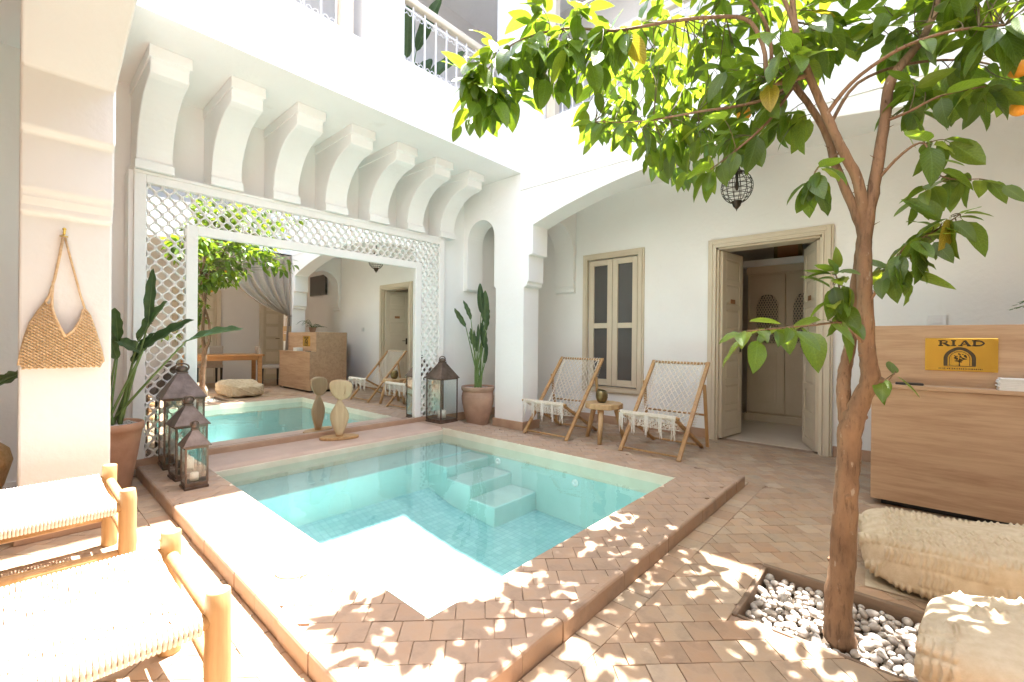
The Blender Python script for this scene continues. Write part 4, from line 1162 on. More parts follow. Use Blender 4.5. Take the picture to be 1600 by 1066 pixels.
def paddle(o, p0, p1, tip, wdt, face, name='leaf', mat=None, seed=0):
    """stalk from p0 to blade base p1, blade to tip; face = direction the blade's upper side looks"""
    p0, p1, tip = Vector(p0), Vector(p1), Vector(tip); mid = p0.lerp(p1, .5)+Vector((0,0,.02))
    mb = MB(); pts = []
    for k in range(9):
        t = k/8; pts.append(p0*(1-t)**2+mid*2*t*(1-t)+p1*t*t)
    mb.tube(pts, [.011-.006*k/8 for k in range(9)], 7); mb.build('stalk', M['stalk'], o, smooth=True)
    d = tip-p1; L = d.length; d.normalize(); f = Vector(face); f = (f-d*f.dot(d)).normalized(); s = d.cross(f)
    rr = random.Random(seed); nu, nv = 6, 18; ph = rr.uniform(0, 6)
    def fn(u, v):
        x = u*2-1
        prof = math.sin(PI*min(1, v**.75*1.0))**.62 if 0 < v < 1 else 0
        prof = (max(0, math.sin(PI*v**.82)))**.6
        hw = wdt*prof
        curl = -.55*abs(x)*hw + .010*math.sin(v*22+ph)*abs(x)
        droop = -.10*L*v*v
        return tuple(p1+d*(v*L)+s*(x*hw)+f*(-curl*.75)+Vector((0,0,droop)))
    mb = MB(); mb.grid(fn, nu, nv); bl = mb.build(name, mat or M['strel'], o, smooth=True, fix=False); set_uv(bl.data, [(i/nu, j/nv) for j in range(nv+1) for i in range(nu+1)])
    mb = MB(); mb.tube([p1+d*(v*L)+Vector((0,0,-.10*L*v*v))+f*(-.002) for v in [k/10 for k in range(10)]], [.0048-.0004*k for k in range(10)], 6); mb.build('midrib', M['stalk'], o, smooth=True)
def rel(p, c): return tuple(p[i]-c[i] for i in range(3))
# right-hand potted strelitzia
c = (4.105, 4.27, 0)
pr_ = thing('potted_plant', 'tall upright strelitzia in a ribbed dusty terracotta pot between the pier and the lantern', 'plant', c)
prof = [(.135,0),(.14,.015),(.165,.10),(.195,.22),(.212,.32),(.213,.37),(.205,.42),(.200,.44),(.215,.455),(.222,.475),(.222,.50),(.212,.508),(.198,.50),(.190,.46),(.0001,.455)]
prof2 = []
for i in range(len(prof)-1):
    for q in range(4):
        r = prof[i][0]+(prof[i+1][0]-prof[i][0])*q/4; z = prof[i][1]+(prof[i+1][1]-prof[i][1])*q/4
        prof2.append((r+(.0012*math.sin(z*330) if .05 < z < .42 and i < 8 else 0), z))
prof2.append(prof[-1]); pot(pr_, prof2, M['pot2']); pebbles_in_pot(pr_, .475, .18, 150, 1)
RB = [((3.976,4.376,1.288),(3.874,4.491,1.566),.036),((4.021,4.325,1.382),(3.952,4.403,1.668),.032),((4.111,4.225,1.468),(4.098,4.241,1.916),.045),((4.150,4.193,1.341),(4.150,4.195,1.824),.055),((4.16,4.18,1.241),(4.195,4.165,1.571),.042),((4.15,4.19,.80),(4.19,4.19,1.104),.030),((4.142,4.189,1.003),(4.111,4.224,1.383),.05),((4.06,4.33,1.05),(4.05,4.36,1.30),.03)]
for i, (a, b, w_) in enumerate(RB):
    an = 2*PI*i/len(RB); paddle(pr_, (.05*math.cos(an), .05*math.sin(an), .44), rel(a, c), rel(b, c), w_, (-.7+.5*math.sin(i*2.3), -.6+.5*math.cos(i*1.7), .35), seed=i)
for i in range(5):
    an = i*1.3; paddle(pr_, (.04*math.cos(an), .04*math.sin(an), .44), (.04*math.cos(an), .04*math.sin(an), .9+.05*i), (.06*math.cos(an), .06*math.sin(an), 1.12+.08*i), .02, (-.7, -.6, .2), seed=20+i)
# left-hand potted strelitzia
c = (.475, 4.33, 0)
pl = thing('potted_plant', 'spreading strelitzia in an orange terracotta pot behind the three lanterns', 'plant', c)
prof = [(.105,0),(.112,.01),(.125,.10),(.145,.22),(.165,.36),(.175,.43),(.182,.435),(.186,.455),(.186,.485),(.178,.492),(.166,.487),(.160,.455),(.0001,.45)]
pot(pl, prof, M['pot']); pebbles_in_pot(pl, .468, .15, 130, 2)
LB = [((.652,4.147,1.219),(.675,4.123,1.663),.035,(-.5,-.85,.1)),((.600,4.205,1.078),(.745,4.044,1.421),.062,(-.8,-.3,.5)),((.631,4.17,1.031),(.873,3.90,1.292),.052,(-.3,-.6,.7)),((.84,3.937,1.095),(1.117,3.627,1.225),.060,(-.1,-.45,.9)),((.506,4.309,1.076),(.49,4.329,1.357),.05,(-.6,-.8,0)),((.622,4.18,.999),(.485,4.334,1.129),.045,(-.3,-.5,.8)),((.50,4.30,.95),(.44,4.36,1.22),.05,(-.6,-.8,.2)),((.40,4.38,1.0),(.30,4.45,1.3),.05,(-.6,-.8,.2)),((.58,4.25,.92),(.70,4.20,1.18),.045,(-.6,-.5,.5))]
for i, (a, b, w_, f_) in enumerate(LB):
    an = 2*PI*i/len(LB); paddle(pl, (.045*math.cos(an), .045*math.sin(an), .45), rel(a, c), rel(b, c), w_, f_, seed=40+i)
# plant at the far left edge
c = (-.235, 4.1, 0)
pf = thing('potted_plant', 'partly hidden plant in a rounded tan pot at the left edge of the picture', 'plant', c)
mb = MB(); mb.lathe([(.10,0),(.13,.04),(.20,.22),(.235,.36),(.22,.43),(.15,.50),(.12,.55),(.125,.60),(.135,.62),(.11,.62),(.10,.56),(.0001,.55)], 36); mb.build('pot', M['straw'], pf, smooth=True)
for i in range(6):
    an = i*1.05+.3; paddle(pf, (.03*math.cos(an), .03*math.sin(an), .55), (.16*math.cos(an), .16*math.sin(an), .80), (.36*math.cos(an), .36*math.sin(an), .93), .045, (-.2,-.5,.9), seed=60+i)
# plant upstairs behind the balcony railing
c = (3.05, 4.45, 3.45)
pu = thing('potted_plant', 'tall dark leaved plant upstairs behind the balcony railing', 'plant', c)
pot(pu, [(.13,0),(.16,.2),(.19,.36),(.19,.40),(.17,.40),(.16,.36),(.0001,.35)], M['pot2'])
for i in range(9):
    an = i*.7; R0 = .12+.05*(i % 3)
    paddle(pu, (0,0,.36), (R0*math.cos(an), R0*math.sin(an), .7+.1*(i % 4)), (R0*3.2*math.cos(an), R0*3.2*math.sin(an), 1.2+.12*(i % 4)), .075, (-.3,-.7,.5), seed=80+i)
# small palm on the desk
c = (4.5, -.80, 1.247)
pd = thing('desk_plant', 'green palm like plant in a pot on top of the reception desk', 'plant', c)
pot(pd, [(.055,0),(.07,.06),(.078,.11),(.078,.12),(.066,.12),(.06,.10),(.0001,.10)], M['pot2'])
rr = random.Random(31)
for i in range(16):
    an = 2*PI*i/16+rr.uniform(-.2,.2); L = rr.uniform(.20,.32); up = rr.uniform(.02,.16)
    mb = MB()
    p0 = Vector((0,0,.10)); d = Vector((math.cos(an), math.sin(an), 0)); pts = [p0+d*(L*t)+Vector((0,0,up*math.sin(t*2.6)*1.2)) for t in [k/8 for k in range(9)]]
    mb.tube(pts, [.003]*9, 5)
    for k in range(2, 9):
        for s in (-1, 1):
            q = pts[k]; sd = Vector((-d.y, d.x, 0))*s; l = .075*(1-abs(k-5)/8)
            e = q+sd*l+d*l*.7+Vector((0,0,-l*.25)); m = (q+e)/2; nrm = Vector((0,0,1)); wv = (e-q).cross(nrm).normalized()*.008
            mb.add([q, m+wv, e, m-wv], [(0,1,2,3)])
    mb.build('frond', M['palm'], pd, fix=False)

# ---- woven poufs
def pouf(label, centre, dims, rz, seed):
    o = thing('pouf', label, 'pouf', (centre[0], centre[1], 0), rz, 'cream knitted floor poufs')
    hx_, hy_, hz_ = dims[0]/2, dims[1]/2, dims[2]/2
    res = .0052; n = 4.6; rng = np.random.RandomState(seed)
    V = []; Fc = []; off = 0
    blk = rng.rand(40, 40)
    def face(ax, sg):
        nonlocal off
        d1, d2 = [(hy_, hz_), (hx_, hz_), (hx_, hy_)][ax]
        nu = max(8, int(2*d1/res)); nv = max(8, int(2*d2/res))
        u = np.linspace(-1, 1, nu+1); v = np.linspace(-1, 1, nv+1); uu, vv = np.meshgrid(u, v)
        w_ = np.full_like(uu, float(sg))
        P = [None]*3; oth = [i for i in range(3) if i != ax]; P[ax] = w_; P[oth[0]] = uu; P[oth[1]] = vv
        P = np.stack(P, -1)
        k = (np.abs(P[...,0])**n+np.abs(P[...,1])**n+np.abs(P[...,2])**n)**(1/n)
        S = P/k[..., None]
        X = S*np.array([hx_, hy_, hz_])
        g = np.sign(S)*np.abs(S)**(n-1)/np.array([hx_, hy_, hz_]); g /= np.linalg.norm(g, axis=-1, keepdims=True)
        # tufted blocks of ridges between flat patches
        a = X[...,1]; b = X[...,2]*1.0+X[...,0]*(1.0 if ax != 0 else 1.0)*np.where(np.abs(S[...,2]) > .9, 1, .6)
        bi = np.floor((a+5)/.115).astype(int) % 40; bj = np.floor((b+5)/.078).astype(int) % 40
        m = (blk[bi, bj] > .42).astype(float)
        fa = ((a+5)/.115) % 1; fb = ((b+5)/.078) % 1
        soft = np.clip(np.minimum(fa, 1-fa)*7, 0, 1)*np.clip(np.minimum(fb, 1-fb)*6, 0, 1)
        ridge = .5+.5*np.cos(2*np.pi*(a+.003*np.sin(b*90))/.0215)
        disp = m*soft*(.0125*ridge+.002) + .0008*np.sin(a*410+3*np.sin(b*90))*np.sin(b*430)
        disp += (rng.rand(*a.shape)-.5)*.0006*m
        low = .012*np.sin(a*5.1+seed)+.010*np.sin(a*9.7+b*7+seed*2)
        X = X+g*(disp+low)[..., None]
        V.append((X+np.array([0,0,hz_])).reshape(-1, 3))
        idx = np.arange((nu+1)*(nv+1)).reshape(nv+1, nu+1)+off
        q = np.stack([idx[:-1,:-1], idx[:-1,1:], idx[1:,1:], idx[1:,:-1]], -1).reshape(-1, 4)
        flip = (sg < 0) ^ (ax == 1)
        if flip: q = q[:, ::-1]
        Fc.append(q); off += (nu+1)*(nv+1)
    for ax in range(3):
        for sg in (-1, 1):
            if ax == 2 and sg < 0: continue
            face(ax, sg)
    vs = np.concatenate(V); fs = np.concatenate(Fc); vs[:,2] = np.maximum(vs[:,2], .001)
    me = bpy.data.meshes.new('cover'); me.from_pydata(vs.tolist(), [], fs.tolist()); me.update()
    me.polygons.foreach_set('use_smooth', [True]*len(me.polygons)); me.materials.append(M['pouf'])
    link('cover', me, o)
    mb = MB(); mb.add([(-hx_*.9,-hy_*.95,.004),(hx_*.9,-hy_*.95,.004),(hx_*.9,hy_*.95,.004),(-hx_*.9,hy_*.95,.004)], [(0,1,2,3)]); mb.build('underside', M['pouf'], o)
    return o
pouf('cream tufted floor pouf behind the tree pit, below the reception desk', (2.93, -.42), (.62, 1.22, .265), math.radians(3), 3)
pouf('cream tufted floor pouf in the bottom right corner, nearer than the other', (2.02, -.66), (.62, 1.28, .265), math.radians(-4), 8)

# ---- tree pit with pebbles
tp = thing('tree_pit', 'rectangular tree pit edged in wood and filled with pale pebbles', 'tree pit', (2.25, .05, 0))
mb = MB(); mb.box(TX0-.02, TX1+.02, TY0-.02, TY1+.02, -.30, -.075); pbuild(mb, 'soil', M['soil'], tp)
mb = MB(); mb.box(TX1, TX1+.028, TY0-.02, TY1+.02, -.12, .008); mb.box(TX0-.02, TX1, TY1, TY1+.02, -.12, .002); mb.box(TX0-.018, TX0, TY0-.02, TY1, -.12, -.001)
pbuild(mb, 'edging', M['edging'], tp, bevel=.004)
rr = random.Random(21); pv = []
for k in range(7):
    mb = MB(); a, b, c_ = rr.uniform(.8,1.25), rr.uniform(.65,.9), rr.uniform(.5,.72)
    mb.ball((0,0,0), 1.0, 9, 6, (a, b, c_))
    mb.v = [(x*(1+.10*math.sin(2*y+k)), y*(1+.1*math.sin(2*z+1.3*k)), z*(1+.1*math.cos(2*x+k))) for x, y, z in mb.v]
    me = mb.mesh('pebble'); me.polygons.foreach_set('use_smooth', [True]*len(me.polygons)); me.materials.append(M['pebble']); pv.append(me)
pts = []
tries = 0
while tries < 14000 and len(pts) < 620:
    tries += 1
    x, y = rr.uniform(TX0+.015, TX1-.015), rr.uniform(TY0+.02, TY1-.015); r = rr.choice((.014,.017,.020,.023,.026))
    lay_ = 0 if len(pts) < 300 else 1
    if math.hypot(x-2.148, y-.195) < .062+r*.5: continue
    if all((x-a)**2+(y-b)**2 > (.78*(r+q))**2 or l != lay_ for a, b, q, l in pts): pts.append((x, y, r, lay_))
far = MB(); placed = 0
order = sorted(pts, key=lambda p: (-p[3], math.hypot(p[0], p[1])))
for x, y, r, l in order:
    z = -.062+l*.022+rr.uniform(-.003,.008)
    if placed < 300:
        o = link('pebble', rr.choice(pv), tp); o.matrix_parent_inverse = Matrix.Translation(-Vector(tp.location))
        o.location = (x, y, z); o.scale = (r, r, r); o.rotation_euler = (rr.uniform(-.5,.5), rr.uniform(-.5,.5), rr.uniform(0, 6.28)); placed += 1
    else: far.ball((x, y, z), r, 8, 5, (rr.uniform(.8,1.2), rr.uniform(.7,1), .65))
pbuild(far, 'pebbles_below', M['pebble'], tp, smooth=True, kind='stuff')

# ---- citrus tree
BRANCHES=[
 [ (2.145,0.193,-0.033,0.0620),(2.141,0.198,0.066,0.0580),(2.162,0.190,0.260,0.0545),(2.170,0.182,0.461,0.0500),(2.188,0.177,0.658,0.0475),(2.195,0.169,0.797,0.0490),(2.203,0.139,0.900,0.0410),(2.200,0.112,0.984,0.0380),(2.187,0.120,1.075,0.0340),(2.179,0.129,1.260,0.0315),(2.188,0.135,1.459,0.0295),(2.200,0.137,1.597,0.0270),(2.184,0.155,1.747,0.0225),(2.151,0.207,1.887,0.0200),(2.136,0.254,2.022,0.0185),(2.124,0.314,2.204,0.0170),(2.129,0.353,2.366,0.0150),(2.161,0.378,2.553,0.0140),(2.233,0.388,2.793,0.0130),(2.340,0.360,3.074,0.0070) ],
 [ (2.193,0.127,0.934,0.0280),(2.204,0.101,0.975,0.0300),(2.213,0.082,0.971,0.0240) ],
 [ (2.204,0.100,0.965,0.0280),(2.218,0.076,0.971,0.0220),(2.220,0.067,0.961,0.0100) ],
 [ (2.196,0.168,0.709,0.0260),(2.201,0.186,0.819,0.0320),(2.224,0.197,0.944,0.0300),(2.254,0.194,1.020,0.0280),(2.271,0.176,1.163,0.0240),(2.268,0.165,1.345,0.0240),(2.241,0.150,1.494,0.0200),(2.211,0.140,1.613,0.0160) ],
 [ (2.194,0.135,1.460,0.0160),(2.196,0.148,1.581,0.0215),(2.195,0.187,1.706,0.0200),(2.185,0.228,1.833,0.0180),(2.187,0.257,1.960,0.0170),(2.181,0.309,2.084,0.0150),(2.166,0.371,2.200,0.0170) ],
 [ (2.129,0.353,2.366,0.0120),(2.138,0.404,2.553,0.0100),(2.156,0.520,2.818,0.0080),(2.206,0.614,3.140,0.0050) ],
 [ (2.189,0.133,1.434,0.0200),(2.199,0.125,1.595,0.0255),(2.216,0.104,1.756,0.0245),(2.238,0.080,1.979,0.0220),(2.268,0.062,2.146,0.0220),(2.386,-0.025,2.324,0.0180),(2.483,-0.072,2.513,0.0140),(2.591,-0.102,2.800,0.0080) ],
 [ (2.122,0.315,2.196,0.0120),(2.070,0.434,2.193,0.0120),(2.124,0.479,2.392,0.0110),(2.129,0.549,2.537,0.0100),(2.080,0.709,2.592,0.0100),(2.022,0.864,2.613,0.0090),(1.916,1.072,2.613,0.0080),(1.785,1.279,2.648,0.0070),(1.648,1.492,2.594,0.0050),(1.545,1.636,2.412,0.0030) ],
 [ (2.070,0.434,2.193,0.0090),(2.031,0.432,2.351,0.0090),(1.969,0.472,2.465,0.0070),(1.939,0.612,2.702,0.0050) ],
 [ (2.136,0.254,2.022,0.0100),(2.126,0.175,2.114,0.0090),(2.134,0.046,2.186,0.0080),(2.175,-0.089,2.215,0.0060),(2.220,-0.230,2.197,0.0040) ],
 [ (2.152,0.237,1.997,0.0090),(2.269,0.166,2.173,0.0080),(2.487,0.013,2.291,0.0070),(2.722,-0.190,2.332,0.0050),(2.868,-0.354,2.266,0.0030) ],
 [ (2.166,0.371,2.200,0.0110),(2.159,0.514,2.172,0.0090),(2.124,0.749,2.195,0.0070),(2.057,1.004,2.207,0.0050),(1.996,1.222,2.254,0.0030) ],
 [ (2.166,0.371,2.192,0.0090),(2.084,0.447,2.039,0.0070),(1.996,0.545,1.918,0.0050),(1.957,0.634,1.849,0.0030) ],
 [ (2.238,0.080,1.979,0.0080),(2.220,0.010,1.986,0.0060),(2.216,-0.076,2.013,0.0050),(2.251,-0.189,2.020,0.0030) ],
 [ (2.216,0.104,1.744,0.0070),(2.205,0.027,1.830,0.0060),(2.206,-0.035,1.849,0.0040),(2.218,-0.078,1.725,0.0030),(2.281,-0.179,1.708,0.0020) ],
 [ (2.168,0.126,1.259,0.0070),(2.167,0.067,1.376,0.0060),(2.161,0.014,1.475,0.0050),(2.168,-0.053,1.513,0.0040),(2.194,-0.127,1.573,0.0020) ],
 [ (2.156,0.140,1.124,0.0070),(2.043,0.176,1.194,0.0050),(1.873,0.246,1.183,0.0040),(1.722,0.325,1.169,0.0030),(1.579,0.410,1.155,0.0020) ],
 [ (2.037,0.183,1.206,0.0040),(2.002,0.192,1.310,0.0030),(1.966,0.202,1.376,0.0020) ],
 [ (2.227,0.067,0.966,0.0030),(2.233,0.038,1.016,0.0020) ],
 [ (2.157,0.216,1.866,0.0060),(2.067,0.270,1.798,0.0040),(2.027,0.285,1.734,0.0030) ],
]
CLUSTERS=[
 (1.514,1.648,2.291,0.160,0.160,0.125,26,7),
 (1.633,1.479,2.549,0.253,0.206,0.200,55,7),
 (1.823,1.229,2.598,0.282,0.219,0.225,60,7),
 (1.844,1.317,2.357,0.194,0.113,0.150,22,7),
 (2.484,1.277,2.609,0.350,0.291,0.500,62,11),
 (2.780,1.022,2.877,0.396,0.356,0.550,75,7),
 (2.886,0.977,2.447,0.342,0.222,0.500,66,11),
 (2.177,0.494,2.257,0.224,0.196,0.250,42,4),
 (2.077,0.568,2.006,0.125,0.097,0.125,18,12),
 (2.260,0.252,2.441,0.266,0.133,0.350,40,5),
 (2.423,-0.005,2.408,0.233,0.155,0.300,42,6),
 (2.301,-0.208,2.227,0.136,0.159,0.225,34,9),
 (2.301,-0.096,2.041,0.190,0.083,0.150,20,13),
 (2.518,-0.263,2.047,0.098,0.098,0.200,12,10),
 (2.224,-0.047,1.863,0.094,0.117,0.125,14,14),
 (2.187,-0.044,1.690,0.081,0.081,0.100,14,14),
 (2.281,-0.187,1.695,0.057,0.045,0.075,3,14),
 (2.145,0.040,1.418,0.105,0.094,0.075,13,15),
 (2.178,-0.094,1.542,0.079,0.067,0.060,8,15),
 (1.916,0.228,1.305,0.068,0.091,0.080,12,17),
 (1.684,0.345,1.153,0.085,0.030,0.065,7,16),
 (2.213,0.052,0.987,0.034,0.034,0.035,4,18),
 (2.060,0.286,1.755,0.062,0.050,0.075,7,19),
 (2.146,0.378,2.040,0.106,0.106,0.150,14,4),
 (2.309,0.796,2.089,0.178,0.084,0.250,28,11),
 (2.458,1.005,2.195,0.216,0.101,0.300,24,11),
 (1.550,1.571,2.326,0.158,0.158,0.100,16,7),
 (2.802,1.374,3.163,0.259,0.259,0.300,24,7),
 (2.551,1.055,3.341,0.374,0.224,0.400,30,8),
 (2.307,0.426,2.920,0.345,0.259,0.400,60,5),
 (2.471,0.017,2.817,0.319,0.240,0.350,60,6),
 (2.564,-0.313,2.585,0.245,0.220,0.300,45,9),
 (2.633,-0.465,2.260,0.166,0.214,0.250,35,10),
 (2.497,0.215,3.326,0.432,0.230,0.300,45,5),
 (2.159,0.743,3.369,0.393,0.242,0.300,35,8),
 (2.150,0.150,3.250,.30,.20,.28,40,5),
 (2.200,0.700,3.300,.30,.20,.28,40,8),
 (2.650,0.150,3.250,.30,.20,.28,45,6),
 (2.700,0.650,3.300,.30,.20,.28,45,5),
 (3.100,0.250,3.300,.30,.20,.28,45,6),
 (3.100,0.750,3.350,.30,.20,.28,40,5),
 (2.600,-0.300,3.100,.30,.20,.28,40,6),
 (3.000,-0.300,3.100,.30,.20,.28,35,6),
 (3.200,1.200,3.200,.30,.20,.28,30,7),
]

rt = random.Random(12)
tr = thing('citrus_tree', 'citrus tree with forked brown trunk and broad green leaves growing from the pebble pit', 'tree', (2.145, .195, 0))
def smooth_path(p, k=5):
    out = []
    P = [p[0]]+list(p)+[p[-1]]
    for i in range(1, len(P)-2):
        for q in range(k):
            t = q/k; a, b, c, d = P[i-1], P[i], P[i+1], P[i+2]
            out.append(tuple(.5*((2*b[j])+(-a[j]+c[j])*t+(2*a[j]-5*b[j]+4*c[j]-d[j])*t*t+(-a[j]+3*b[j]-3*c[j]+d[j])*t**3) for j in range(4)))
    out.append(P[-1]); return out
for i, b in enumerate(BRANCHES):
    s = smooth_path(b, 6 if b[0][3] > .019 else 4); mb = MB(); pts = []; rad = []
    for k, q in enumerate(s):
        j = .06*q[3]; pts.append((q[0]+rt.uniform(-j,j), q[1]+rt.uniform(-j,j), q[2])); rad.append(max(.0015, q[3]*.81*(1+rt.uniform(-.035,.035))))
    if i == 0: rad[0] *= 1.15; rad[1] *= 1.08
    mb.tube(pts, rad, 18 if b[0][3] > .02 else 8)
    if b[0][3] > .03:      # small knots and stubs
        for k in range(0, len(s)-1, 4):
            a = rt.uniform(0, 6.28); q = s[k]; mb.ball((q[0]+math.cos(a)*q[3]*.70, q[1]+math.sin(a)*q[3]*.70, q[2]), q[3]*rt.uniform(.16,.28), 8, 5)
    if .006 < b[0][3] < .036 and i > 3:
        for k in range(2, len(s)-1, 3):   # thorns
            q = s[k]; a = rt.uniform(0, 6.28); d = Vector((math.cos(a), math.sin(a), .5)); mb.tube([Vector(q[:3])+d*q[3]*.8, Vector(q[:3])+d*(q[3]+.014)], [.0022,.0004], 5)
    pbuild(mb, 'trunk' if i == 0 else 'branch', M['bark'], tr, smooth=True)
LUV = [(i/4, j/7) for j in range(8) for i in range(5)]+[(.5,0)]*4
def leaf_mesh(k):
    rk = random.Random(k); fold = rk.uniform(.10, .35); curl = rk.uniform(.05, .32); tw = rk.uniform(-.25, .25); wv = rk.uniform(.0, .025); W0 = rk.uniform(.21, .27)
    mb = MB()
    def fn(u, v):
        x = u*2-1; prof = (math.sin(PI*v**.80))**.72 if 0 < v < 1 else 0
        hw = W0*prof*(1-.15*v)
        y = .10+v*.90; z = fold*abs(x)*hw-curl*v*v+wv*math.sin(v*16)*abs(x)
        px_ = x*hw; a = tw*v
        return (px_*math.cos(a)-z*math.sin(a)*.3, y, z+px_*math.sin(a))
    mb.grid(fn, 4, 7)
    mb.add([(-.008,0,0),(.008,0,0),(.008,.12,.002),(-.008,.12,.002)], [(0,1,2,3)])
    me = mb.mesh('leaf'); set_uv(me, LUV); me.polygons.foreach_set('use_smooth', [True]*len(me.polygons)); return me
lv = []
for k in range(8):
    me = leaf_mesh(k); me.materials.append(M['leaf']); lv.append(me)
lvy = leaf_mesh(99); lvy.name = 'leaf'; lvy.materials.append(M['leaf_yellow'])
LEAVES = []; twigs = MB()
for ci, (cx, cy_, cz, ru, rv, rd, n, bi) in enumerate(CLUSTERS):
    b = smooth_path(BRANCHES[bi], 4)
    remaining = int(n*(1.55 if ci in (4,5,6,7) else 0.7 if bi == 14 else 1.2 if cz > 1.9 and n > 10 else 1.7 if bi in (15,16,17) else 1.0)); onb = bi in (15, 16, 17, 18)
    while remaining > 0:
        m = min(remaining, 1 if onb else rt.randint(4, 7)); remaining -= m
        for _ in range(20):
            a = [rt.uniform(-1, 1) for _ in range(3)]
            if sum(q*q for q in a) <= 1: break
        e = Vector((cx, cy_, cz)) + R_*a[0]*ru + U_*a[1]*rv + F_*a[2]*rd
        if onb:
            k = rt.uniform(.25, 1)*(len(b)-1); e = Vector(b[int(k)][:3])+Vector((rt.uniform(-.02,.02), rt.uniform(-.02,.02), rt.uniform(-.02,.01)))
        best = min(b, key=lambda q: (Vector(q[:3])-e).length+rt.uniform(0, .05))
        s = Vector(best[:3]); L = (e-s).length
        if L > .30: s = e+(s-e).normalized()*.30
        sag = Vector((rt.uniform(-.25,.25), rt.uniform(-.25,.25), .05+.3*rt.random()))*min(L, .3)
        path_ = [s*(1-t)**2+((s+e)/2+sag)*2*t*(1-t)+e*t*t for t in [k/6 for k in range(7)]]
        if L > .30: path_ = [Vector(best[:3])]+path_
        twigs.tube(path_, [.0024-.0014*k/len(path_) for k in range(len(path_))], 5)
        d0 = (path_[-1]-path_[-3]).normalized()
        for k in range(m):
            t = 1-.62*k/max(1, m-1) if m > 1 else 1
            g = t*(len(path_)-1); g0 = int(min(g, len(path_)-2)); q = path_[g0].lerp(path_[g0+1], g-g0)
            ang = k*2.4+rt.uniform(-.5,.5); sd = d0.orthogonal().normalized(); sd2 = d0.cross(sd)
            out = d0*(.55 if k else 1.2)+(sd*math.cos(ang)+sd2*math.sin(ang))*.8+Vector((0,0,-.55+rt.uniform(-.35,.35)))
            out.normalize()
            nr = Vector((rt.uniform(-.55,.55), rt.uniform(-.55,.55), 1)); nr = (nr-out*nr.dot(out)).normalized()
            size = rt.uniform(.105, .172)*(1.15 if ci in (0,1,2) else 1)*(.75 if ci in (15,16,19,21) else 1)
            LEAVES.append((q+Vector((rt.uniform(-.006,.006),)*3), out, nr, size, rt.randrange(8)))
for bi, br in enumerate(BRANCHES):      # leaves on the branch tips
    if bi < 7 or bi == 18: continue
    b = smooth_path(br, 4)
    for k in range(9):
        g = len(b)-1-int(k*len(b)*.045); q = Vector(b[max(0, g)][:3]); d0 = (Vector(b[-1][:3])-Vector(b[-4][:3])).normalized()
        out = (d0*(1.3 if k == 0 else .6)+Vector((rt.uniform(-.9,.9), rt.uniform(-.9,.9), rt.uniform(-.9,.1)))).normalized()
        nr = Vector((rt.uniform(-.5,.5), rt.uniform(-.5,.5), 1)); nr = (nr-out*nr.dot(out)).normalized()
        LEAVES.append((q, out, nr, rt.uniform(.09, .145)*(.75 if bi in (15,16,17) else 1), rt.randrange(8)))
def lm(q, out, nr, size):
    x = out.cross(nr).normalized(); z = x.cross(out)
    return Matrix(((x.x*size, out.x*size, z.x*size, q.x), (x.y*size, out.y*size, z.y*size, q.y), (x.z*size, out.z*size, z.z*size, q.z), (0,0,0,1)))
pbuild(twigs, 'twigs', M['twig'], tr, smooth=True, kind='stuff')
def key(l):
    f = in_frame(l[0], 0); return (0, -l[3]/f[2]) if f else (1, 0)
LEAVES.sort(key=key)
T0 = Matrix.Translation(-Vector(tr.location))
for k, (q, out, nr, size, v) in enumerate(LEAVES[:300]):
    yel = k in (37, 121, 188, 244)
    o = link('leaf', lvy if yel else lv[v], tr); o.matrix_parent_inverse = T0; o.matrix_basis = lm(q, out, nr, size)
fol = MB(); cache = [([Vector(x.co) for x in m.vertices], [tuple(p.vertices) for p in m.polygons]) for m in lv]
for q, out, nr, size, v in LEAVES[300:]:
    mt = lm(q, out, nr, size); fol.add([tuple(mt @ p) for p in cache[v][0]], cache[v][1])
fo = pbuild(fol, 'foliage', M['leaf'], tr, smooth=True, fix=False, kind='stuff'); set_uv(fo.data, LUV*len(LEAVES[300:]))
def fruit(p, r, mat, name):
    mb = MB(); mb.ball((p[0], p[1], p[2]), r, 18, 12, (1,1,.96)); pbuild(mb, name, mat, tr, smooth=True)
fruit((1.77,1.175,2.478), .034, M['lime'], 'green_fruit'); fruit((2.403,-.284,2.112), .030, M['orange'], 'orange_fruit'); fruit((2.407,-.289,1.974), .030, M['orange'], 'orange_fruit'); fruit((2.40,.62,2.25), .034, M['orange'], 'orange_fruit')

# ================================================================== SEEN IN THE MIRROR
cu = thing('curtain', 'greige linen curtain swept aside and tied to the pier, seen in the mirror', 'curtain', (3.6, -1.2, 0))
mb = MB(); NU = 120
def cf(u, v):
    xt = 2.9+1.28*u; zt = 2.97
    if v < .62:
        t = v/.62; e = t**1.5; x = xt*(1-e)+(4.12+.05*u)*e - .25*math.sin(PI*t)*(1-u)*.6; z = zt+(1.62-zt)*t+.28*(1-u)*math.sin(PI*t)*-1*.6
    else:
        t = (v-.62)/.38; x = 4.12+.05*u-.10*t*(1-u)+.02*t; z = 1.62-1.15*t
    amp = .035*(1-.45*min(1, v/.62))
    return (x, -1.22+amp*math.sin(u*26*PI*.5)+.012*math.sin(u*61), z)
mb.grid(cf, NU, 40); pbuild(mb, 'cloth', M['linen'], cu, smooth=True, fix=False)
mb = MB(); mb.tube([(2.7,-1.22,2.99),(4.19,-1.22,2.99)], .012, 10); pbuild(mb, 'rod', M['iron'], cu, smooth=True)
mb = MB(); mb.tube([(4.145+.06*math.cos(a), -1.22+.06*math.sin(a), 1.62) for a in [2*PI*k/16 for k in range(17)]], .010, 6, False); pbuild(mb, 'tieback', M['linen'], cu, smooth=True)
tt = thing('tote_bag', 'brown paper like tote hung on the far pier, seen in the mirror', 'bag', (4.195, -1.36, 1.05))
